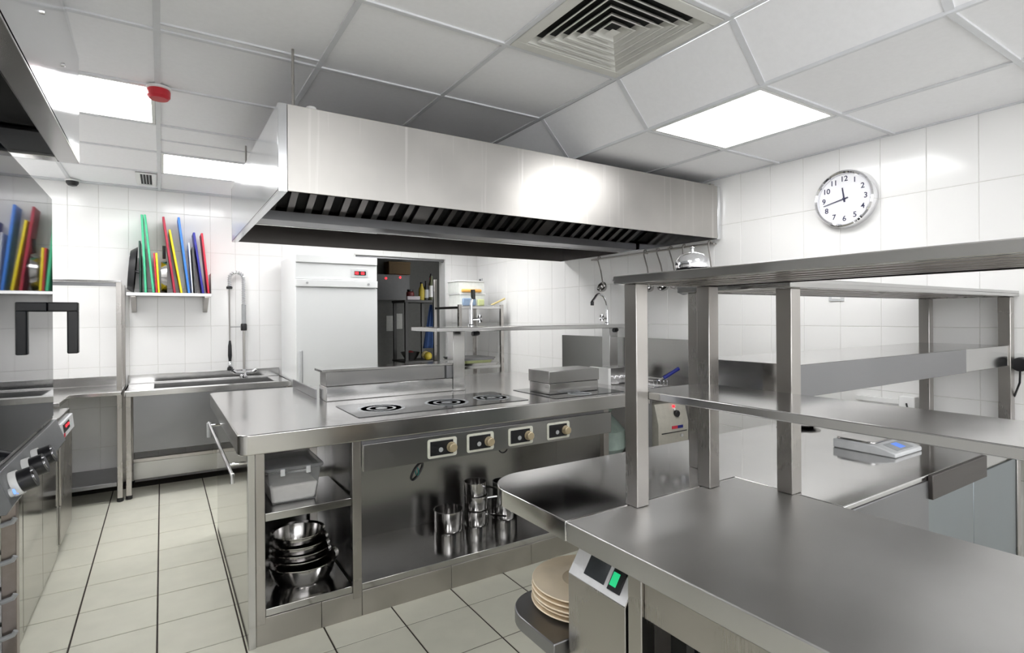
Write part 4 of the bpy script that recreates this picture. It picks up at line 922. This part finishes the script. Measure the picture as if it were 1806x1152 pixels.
t = thing('low_stand', 'dark low stand between the island and the fryer', 'stand', (2.53, 2.85, 0))
B('top', S_DARK, t, 2.36, 2.69, 2.58, 3.10, 0.42, 0.445)
for x, y in ((2.365, 2.585), (2.655, 2.585), (2.365, 3.06), (2.655, 3.06)): B('leg', S_DARK, t, x, x + 0.03, y, y + 0.03, 0, 0.419)

# ---- hanging ladles on the wall rail
t = thing('utensil_rail', 'thin steel rail on the wall under the hood', 'rail', (3.12, 2.95, 1.884))
MB().tube([(3.118, 2.36, 1.884), (3.118, 3.60, 1.884)], 0.007, 10).build('bar', S_FRAME, t)
for y in (2.38, 3.0, 3.58): MB().tube([(3.118, y, 1.884), (XW - 0.003, y, 1.884)], 0.006, 8).build('standoff', S_FRAME, t)
def ladle(y, ztop, zlow, dy, rb, label, mat=S_BOWL):
    t = thing('ladle', label, 'ladle', (3.10, y, zlow), 'ladles hanging on the wall rail')
    x = 3.102
    MB().tube(arc((x + 0.008, y, ztop - 0.008), 0.016, -20, 200, 8, 'xz') + [(x - 0.008, y, ztop - 0.03), (x - 0.004, y + dy * 0.5, (ztop + zlow) / 2 + 0.02), (x - 0.004, y + dy, zlow + 0.02)], 0.005, 8).build('handle', S_FRAME, t)
    m = MB().lathe([(0.0, 0.0), (rb * 0.55, 0.004), (rb * 0.9, 0.022), (rb, 0.045), (rb * 0.95, 0.045), (rb * 0.85, 0.024), (rb * 0.5, 0.008), (0.0, 0.004)], (0, 0, 0), 24)
    m.rot(math.radians(-62), 'Y', (0, 0, 0)); m.rot(math.radians(12), 'X', (0, 0, 0))
    m.v = [(min(XW - 0.004, vx + x + 0.01), vy + y + dy, vz + zlow) for vx, vy, vz in m.v]
    m.build('bowl', mat, t)
ladle(3.49, 1.895, 1.625, -0.06, 0.045, 'ladle hanging alone at the far end of the wall rail')
ladle(2.97, 1.895, 1.60, -0.06, 0.040, 'small ladle hanging second from the far end of the rail')
ladle(2.84, 1.895, 1.605, -0.07, 0.046, 'ladle hanging third from the far end of the rail')
ladle(2.72, 1.895, 1.61, -0.06, 0.042, 'ladle hanging fourth from the far end, tilted', S_BOWL)
ladle(2.60, 1.895, 1.57, -0.02, 0.046, 'dark ladle bowl hanging left of the double shelf post', S_DARK)
ladle(2.385, 1.895, 1.57, -0.03, 0.050, 'pale ladle hanging nearest on the rail', LGREY)

# ================================================================== PASS TABLES (foreground right)
t = thing('pass_table', 'near steel pass table running towards the viewer', 'table', (1.12, 0.2, 0))
AX0, AX1, AY0, AY1 = 0.803, 1.445, -0.80, 1.024
m = MB().box(AX0, AX1, AY0, AY1, ZT - 0.010, ZT).box(AX0, AX0 + 0.012, AY0, AY1, ZT - 0.048, ZT - 0.010).box(AX1 - 0.012, AX1, AY0, AY1, ZT - 0.048, ZT - 0.010).box(AX0 + 0.012, AX1 - 0.012, AY0, AY0 + 0.012, ZT - 0.048, ZT - 0.010).box(AX0 + 0.012, AX1 - 0.012, AY1 - 0.012, AY1, ZT - 0.048, ZT - 0.010)
m.build('worktop', S_PASS, t, bevel=0.003)
B('leg', S_FRAME, t, 0.842, 0.882, 0.822, 0.862, 0.0, ZT - 0.049); B('leg', S_FRAME, t, 0.842, 0.882, -0.76, -0.72, 0.0, ZT - 0.049); B('leg', S_FRAME, t, 1.39, 1.43, -0.76, -0.72, 0.0, ZT - 0.049); B('leg', S_FRAME, t, 1.39, 1.43, 0.66, 0.70, 0.0, ZT - 0.049)
B('apron', S_FRAME, t, 0.850, 0.858, -0.72, 0.821, 0.765, ZT - 0.049, bevel=0.001)
B('mid_post', S_FRAME, t, 0.846, 0.876, 0.632, 0.662, 0.0, 0.764)
B('opening_shade', BLACKM, t, 0.93, 0.935, 0.663, 0.821, 0.05, 0.764, bevel=0); B('black_bar', BLACK, t, 0.90, 0.915, 0.735, 0.755, 0.05, 0.764)  # black sheet stands in for the shade inside the open bay
for a, b in ((-0.02, 0.625), (-0.715, -0.03)): B('door', S_PANEL, t, 0.858, 0.872, a, b, 0.08, 0.755, bevel=0.003)
B('floor_panel', S_DARK, t, 0.90, 1.38, -0.70, 0.80, 0.05, 0.07)
B('side_panel', S_PANEL, t, 1.415, 1.425, -0.71, 0.655, 0.07, ZT - 0.049, bevel=0)

t = thing('cross_table', 'far steel pass table with a rounded corner, reaching to the wall', 'table', (2.0, 1.07, 0))
BY0, BY1, BXr = 0.715, 1.435, 3.155
c0 = rounded(0.803, 1.0, 1.2, BY1, [0, 0, 0, 0.13], (0, 0, 0, 1), 12)
poly = [(0.803, 1.0265), (1.4465, 1.0265), (1.4465, BY0), (BXr, BY0), (BXr, BY1)] + [p for p in c0 if p[1] > 1.21 and p[0] < 0.95][0:]
m = MB().prism(poly, ZT - 0.010, ZT)
n_ = len(poly)
m._add([(x, y, ZT - 0.048) for x, y in poly] + [(x, y, ZT - 0.010) for x, y in poly], [(k, (k + 1) % n_, n_ + (k + 1) % n_, n_ + k) for k in range(n_)])
m._add([(x, y, ZT - 0.030) for x, y in poly], [tuple(range(n_))])
m.build('worktop', S_PASSB, t, bevel=0.003)
B('front_lip', S_INNER, t, 1.931, 2.36, 0.700, 0.7135, 0.845, 0.918)
cab = B('cabinet_panel', S_DARK, t, 1.4475, 1.93, 0.7105, 0.7145, 0.08, ZT - 0.014); MB().lathe([(0.014, 0.0), (0.014, -0.006), (0.0, -0.008)], (1.66, 0.7105, 0.76), 14, axis=1).build('lock', BLACK, cab)
B('cabinet_panel', S_BLUE, t, 1.934, 2.35, 0.735, 0.745, 0.08, 0.842); B('cabinet_panel', S_BLUE, t, 2.354, 2.77, 0.735, 0.745, 0.08, 0.842)
B('post', S_FRAME, t, 2.775, 2.81, 0.730, 0.765, 0, ZT - 0.049); B('post', S_FRAME, t, 3.10, 3.135, 0.730, 0.765, 0, ZT - 0.049); B('post', S_FRAME, t, 3.10, 3.135, 1.37, 1.405, 0, ZT - 0.049); B('post', S_FRAME, t, 1.42, 1.455, 1.37, 1.405, 0, ZT - 0.049); B('post', S_FRAME, t, 0.98, 1.015, 1.08, 1.115, 0, 0.56)
B('screw', CHROME, t, 1.958, 1.968, 0.731, 0.735, 0.745, 0.755, bevel=0)
lo = rounded(0.80, 1.40, 1.072, 1.325, [0, 0, 0, 0.11], (0, 0, 0, 1), 10)
m = MB().prism(lo, 0.562, 0.600); m.build('tray_shelf', S_DARK, t, bevel=0.003)

t = thing('heater_control', 'steel control box with green switch under the pass table', 'control box', (0.93, 0.97, 0))
MB().prism_ax([(0.84, 0.10), (1.20, 0.10), (1.20, 0.835), (0.885, 0.835), (0.84, 0.768)], 0.868, 1.064, 1).build('case', S_FRAME, t, bevel=0.0015)
sl = Vector((0.045, 0, 0.067)).normalized(); nr = Vector((-0.067, 0, 0.045)).normalized()
def strip(y0, y1, s0, s1, h0, h1, nm, mt, par):
    b0 = Vector((0.84, 0, 0.768)); m = MB()
    def q(y, s, h): p = b0 + sl * s + nr * h; return (p.x, y, p.z)
    m.hexa([q(y0, s0, h0), q(y1, s0, h0), q(y1, s1, h0), q(y0, s1, h0)], [q(y0, s0, h1), q(y1, s0, h1), q(y1, s1, h1), q(y0, s1, h1)])
    return m.build(nm, mt, par, bevel=0.001)
fp = strip(0.869, 1.063, 0.002, 0.078, 0.0002, 0.002, 'fascia', plain('white_fascia', (0.80, 0.80, 0.82), 0.2), t)
strip(0.945, 1.015, 0.018, 0.066, 0.0022, 0.004, 'display', plain('dark_display', (0.05, 0.055, 0.06), 0.08), fp)
sw = strip(0.892, 0.930, 0.016, 0.066, 0.0022, 0.008, 'switch', BLACK, fp)
strip(0.906, 0.926, 0.026, 0.056, 0.0082, 0.010, 'switch_lamp', GREENSW, fp)
B('bolt', CHROME, t, 0.852, 0.860, 0.884, 0.894, 0.843, 0.853, bevel=0)
B('foot', BLACK, t, 0.86, 1.16, 0.89, 1.04, 0.0, 0.099)

# stack of plates on the tray shelf
for k in range(5):
    z = 0.6005 + k * 0.0125; x, y = 1.00 + 0.003 * math.sin(k * 2.1), 1.195 + 0.003 * math.cos(k * 1.7)
    r = 0.148
    m = MB().lathe([(0.0, z), (r * 0.6, z), (r * 0.66, z + 0.004), (r * 0.97, z + 0.007), (r, z + 0.010), (r * 0.985, z + 0.0125), (r * 0.9, z + 0.0105), (r * 0.62, z + 0.009), (r * 0.45, z + 0.0088), (r * 0.42, z + 0.0105), (r * 0.38, z + 0.0085), (0.0, z + 0.008)], (x, y, 0), 48)
    lab = ['cream plate at the bottom of the stack on the low shelf', 'cream plate second from the bottom of the low shelf stack', 'cream plate in the middle of the low shelf stack', 'cream plate second from the top of the low shelf stack', 'cream plate on top of the stack on the low shelf'][k]
    tag(m.build('plate', CREAM, None, org=(x, y, z)), lab, 'plate', 'cream plates on the low shelf')

# ---- double shelves
t = thing('pass_overshelf', 'two tier steel shelf standing on the near pass table', 'shelf', (1.16, 0.2, ZT))
for x in (1.006, 1.288):
    for y in (0.993, -0.55): B('post', S_FRAME, t, x, x + 0.042, y, y + 0.042, ZT + 0.0005, 1.4815)
m = MB().box(0.990, 1.345, -0.62, 1.058, 1.492, 1.504)
for a in ((0.990, 1.000, -0.62, 1.058), (1.335, 1.345, -0.62, 1.058), (1.0, 1.335, -0.62, -0.61), (1.0, 1.335, 1.048, 1.058)): m.box(a[0], a[1], a[2], a[3], 1.482, 1.492)
m.build('top_shelf', S_SHELF, t, bevel=0.002)
for x in (1.06, 1.12, 1.18, 1.24, 1.295): B('stiffener', S_FRAME, t, x - 0.010, x + 0.010, -0.61, 1.047, 1.4835, 1.4915)
B('middle_shelf', S_SHELF, t, 1.0485, 1.31, -0.62, 1.034, 1.186, 1.206, bevel=0.002); B('shelf_bolt', BLACK, t, 1.044, 1.050, 1.005, 1.012, 1.19, 1.198, bevel=0)
t = thing('heated_overshelf', 'steel shelf with a deep heated gantry standing on the far pass table', 'shelf', (2.3, 1.0, ZT))
for x in (1.425, 3.100):
    for y in (0.836, 1.135): B('post', S_FRAME, t, x, x + 0.046, y, y + 0.044, ZT + 0.0005, 1.4725)
m = MB().box(1.40, 3.158, 0.822, 1.20, 1.487, 1.498)
for a in ((1.40, 1.41, 0.822, 1.20), (3.148, 3.158, 0.822, 1.20), (1.41, 3.148, 0.822, 0.832), (1.41, 3.148, 1.19, 1.20)): m.box(a[0], a[1], a[2], a[3], 1.473, 1.487)
m.build('top_shelf', S_SHELF, t, bevel=0.002)
for y in (0.88, 0.95, 1.02, 1.09, 1.15): B('stiffener', S_FRAME, t, 1.411, 3.147, y - 0.010, y + 0.010, 1.475, 1.4865)
g = B('gantry', S_SHELF, t, 1.4715, 3.0995, 0.842, 1.172, 1.172, 1.262, bevel=0.002)
B('gantry_face', S_DARK, t, 1.4715, 2.62, 0.838, 0.8418, 1.172, 1.262, bevel=0.001)
B('gantry_end', S_SHELF, t, 1.4665, 1.4712, 0.881, 1.134, 1.172, 1.262, bevel=0.001)

# ---- small things on the pass
t = thing('service_bell', 'chrome service bell on the top shelf edge', 'bell', (1.075, 0.875, 1.504))
zb = 1.5045
MB().lathe([(0.040, zb), (0.041, zb + 0.004), (0.036, zb + 0.008)], (1.075, 0.875, 0), 32).build('base', BLACK, t)
MB().lathe([(0.040, zb + 0.009), (0.041, zb + 0.012), (0.038, zb + 0.028), (0.028, zb + 0.041), (0.012, zb + 0.047), (0.0, zb + 0.048)], (1.075, 0.875, 0), 36).build('dome', CHROME, t)
MB().lathe([(0.004, zb + 0.046), (0.004, zb + 0.056), (0.006, zb + 0.058), (0.0, zb + 0.062)], (1.075, 0.875, 0), 14).build('plunger', CHROME, t)
t = thing('digital_scale', 'low digital scale with blue display on the far pass table', 'scale', (2.17, 0.95, ZT))
za = ZT + 0.0005
MB().prism_ax([(0.855, za), (1.06, za), (1.06, za + 0.032), (0.92, za + 0.032), (0.855, za + 0.014)], 2.07, 2.27, 0).build('body', LGREY, t, bevel=0.004)
MB().prism(rounded(2.075, 2.265, 0.925, 1.055, 0.02), za + 0.0325, za + 0.040).build('pan', S_BOWL, t, bevel=0.002)
MB().hexa([(2.11, 0.866, za + 0.0175), (2.23, 0.866, za + 0.0175), (2.23, 0.912, za + 0.030), (2.11, 0.912, za + 0.030)], [(2.11, 0.865, za + 0.019), (2.23, 0.865, za + 0.019), (2.23, 0.911, za + 0.0315), (2.11, 0.911, za + 0.0315)]).build('keypad', GREYP, t, smooth=False)
MB().hexa([(2.15, 0.874, za + 0.0215), (2.19, 0.874, za + 0.0215), (2.19, 0.905, za + 0.0300), (2.15, 0.905, za + 0.0300)], [(2.15, 0.873, za + 0.0225), (2.19, 0.873, za + 0.0225), (2.19, 0.904, za + 0.0310), (2.15, 0.904, za + 0.0310)]).build('display', LCD, t, smooth=False)
m = MB().lathe([(0.0, ZT + 0.0005), (0.06, ZT + 0.0005), (0.085, ZT + 0.012), (0.088, ZT + 0.015), (0.06, ZT + 0.006), (0.0, ZT + 0.006)], (2.35, 1.35, 0), 32)
tag(m.build('saucer', S_BOWL, None, org=(2.35, 1.35, ZT)), 'small steel saucer at the far edge of the cross table', 'saucer')

# ================================================================== RIGHT WALL FITTINGS
t = thing('wall_clock', 'round silver rimmed wall clock with a white face', 'clock', (XW - 0.03, 1.535, 2.03))
kc = (XW - 0.003, 1.535, 2.03); R = 0.157
MB().lathe([(0.0, 0.0), (R, 0.0), (R, -0.030), (R - 0.004, -0.050), (R - 0.012, -0.058), (R - 0.020, -0.050), (R - 0.022, -0.040), (R - 0.022, -0.032), (0.0, -0.032)], kc, 64, axis=0).build('rim', CHROME, t)
face = MB().lathe([(0.0, -0.0322), (R - 0.0225, -0.0322), (R - 0.0225, -0.0335), (0.0, -0.0335)], kc, 56, axis=0).build('face', plain('clock_face', (0.84, 0.84, 0.87), 0.4, var=0.0), t)
INK = plain('clock_ink', (0.02, 0.02, 0.07), 0.5)
for hnum in range(1, 13):
    cu = bpy.data.curves.new('numeral', 'FONT'); cu.body = str(hnum); cu.size = 0.040; cu.offset = 0.0006; cu.align_x = 'CENTER'; cu.align_y = 'CENTER'; cu.extrude = 0.0003
    to = bpy.data.objects.new('tmp', cu); col.objects.link(to); dg = bpy.context.evaluated_depsgraph_get(); dg.update()
    me = bpy.data.meshes.new_from_object(to.evaluated_get(dg)); bpy.data.objects.remove(to); bpy.data.curves.remove(cu)
    a = math.radians(90 - 30 * hnum); rr = 0.108
    # text plane: x -> -y (viewer's right), y -> z, facing -x
    for v in me.vertices:
        px_, py_, pz_ = v.co; v.co = (-pz_, -px_, py_)
    me.materials.clear(); me.materials.append(INK)
    o = bpy.data.objects.new('numeral', me); col.objects.link(o); o.parent = face
    fo = ORG[face.name]; o.location = (kc[0] - 0.0342 - fo[0], kc[1] - rr * math.cos(a) - fo[1], kc[2] + rr * math.sin(a) - fo[2])
def hand(deg, l0, l1, w, off, nm):
    a = math.radians(90 - deg); d = Vector((0, -math.cos(a), math.sin(a))); n = Vector((0, d.z, -d.y))
    c = Vector(kc) + Vector((off, 0, 0)); p = [c - d * l0 - n * w, c - d * l0 + n * w, c + d * l1 + n * w * 0.6, c + d * l1 - n * w * 0.6]
    MB().hexa(p, [q + Vector((-0.0012, 0, 0)) for q in p]).build(nm, INK, t, smooth=False)
hand(352, 0.018, 0.062, 0.0045, -0.036, 'hour_hand'); hand(257, 0.022, 0.112, 0.0028, -0.038, 'minute_hand')
MB().lathe([(0.007, -0.034), (0.007, -0.041), (0.0, -0.041)], kc, 16, axis=0).build('hub', INK, t)
t = thing('cable_trunking', 'white cable trunking with outlet box above the far table', 'trunking', (XW - 0.01, 1.3, 0.95))
B('duct', WHITEP, t, XW - 0.024, XW - 0.003, 1.276, 1.49, 0.942, 0.967); B('outlet_box', WHITEP, t, XW - 0.05, XW - 0.003, 1.205, 1.275, 0.925, 0.99, bevel=0.004)
MB().tube([(XW - 0.052, 1.24, 0.955), (XW - 0.06, 1.235, 0.945), (XW - 0.06, 1.23, 0.925), (XW - 0.055, 1.22, 0.9205)], 0.004, 6).build('lead', BLACK, t)
t = thing('wall_plug', 'black plug and lead in the wall socket beside the far shelf post', 'plug', (XW - 0.02, 0.81, 1.18))
B('socket_plate', WHITEP, t, XW - 0.012, XW - 0.003, 0.765, 0.855, 1.135, 1.225)
MB().tube([(XW - 0.012, 0.812, 1.18), (XW - 0.03, 0.812, 1.18), (XW - 0.055, 0.812, 1.178)], 0.030, 20).build('plug_body', BLACK, t, bevel=0.004)
MB().tube([(XW - 0.045, 0.812, 1.152), (XW - 0.04, 0.815, 1.10), (XW - 0.03, 0.835, 1.04), (XW - 0.012, 0.85, 1.02)], 0.004, 6).build('lead', BLACK, t)
t = thing('blank_socket', 'blank white socket plate on the wall between the two shelves', 'socket', (XW - 0.01, 1.59, 1.50))
B('plate', LGREY, t, XW - 0.010, XW - 0.003, 1.555, 1.635, 1.475, 1.535); B('insert', WHITEP, t, XW - 0.013, XW - 0.010, 1.572, 1.618, 1.485, 1.525)
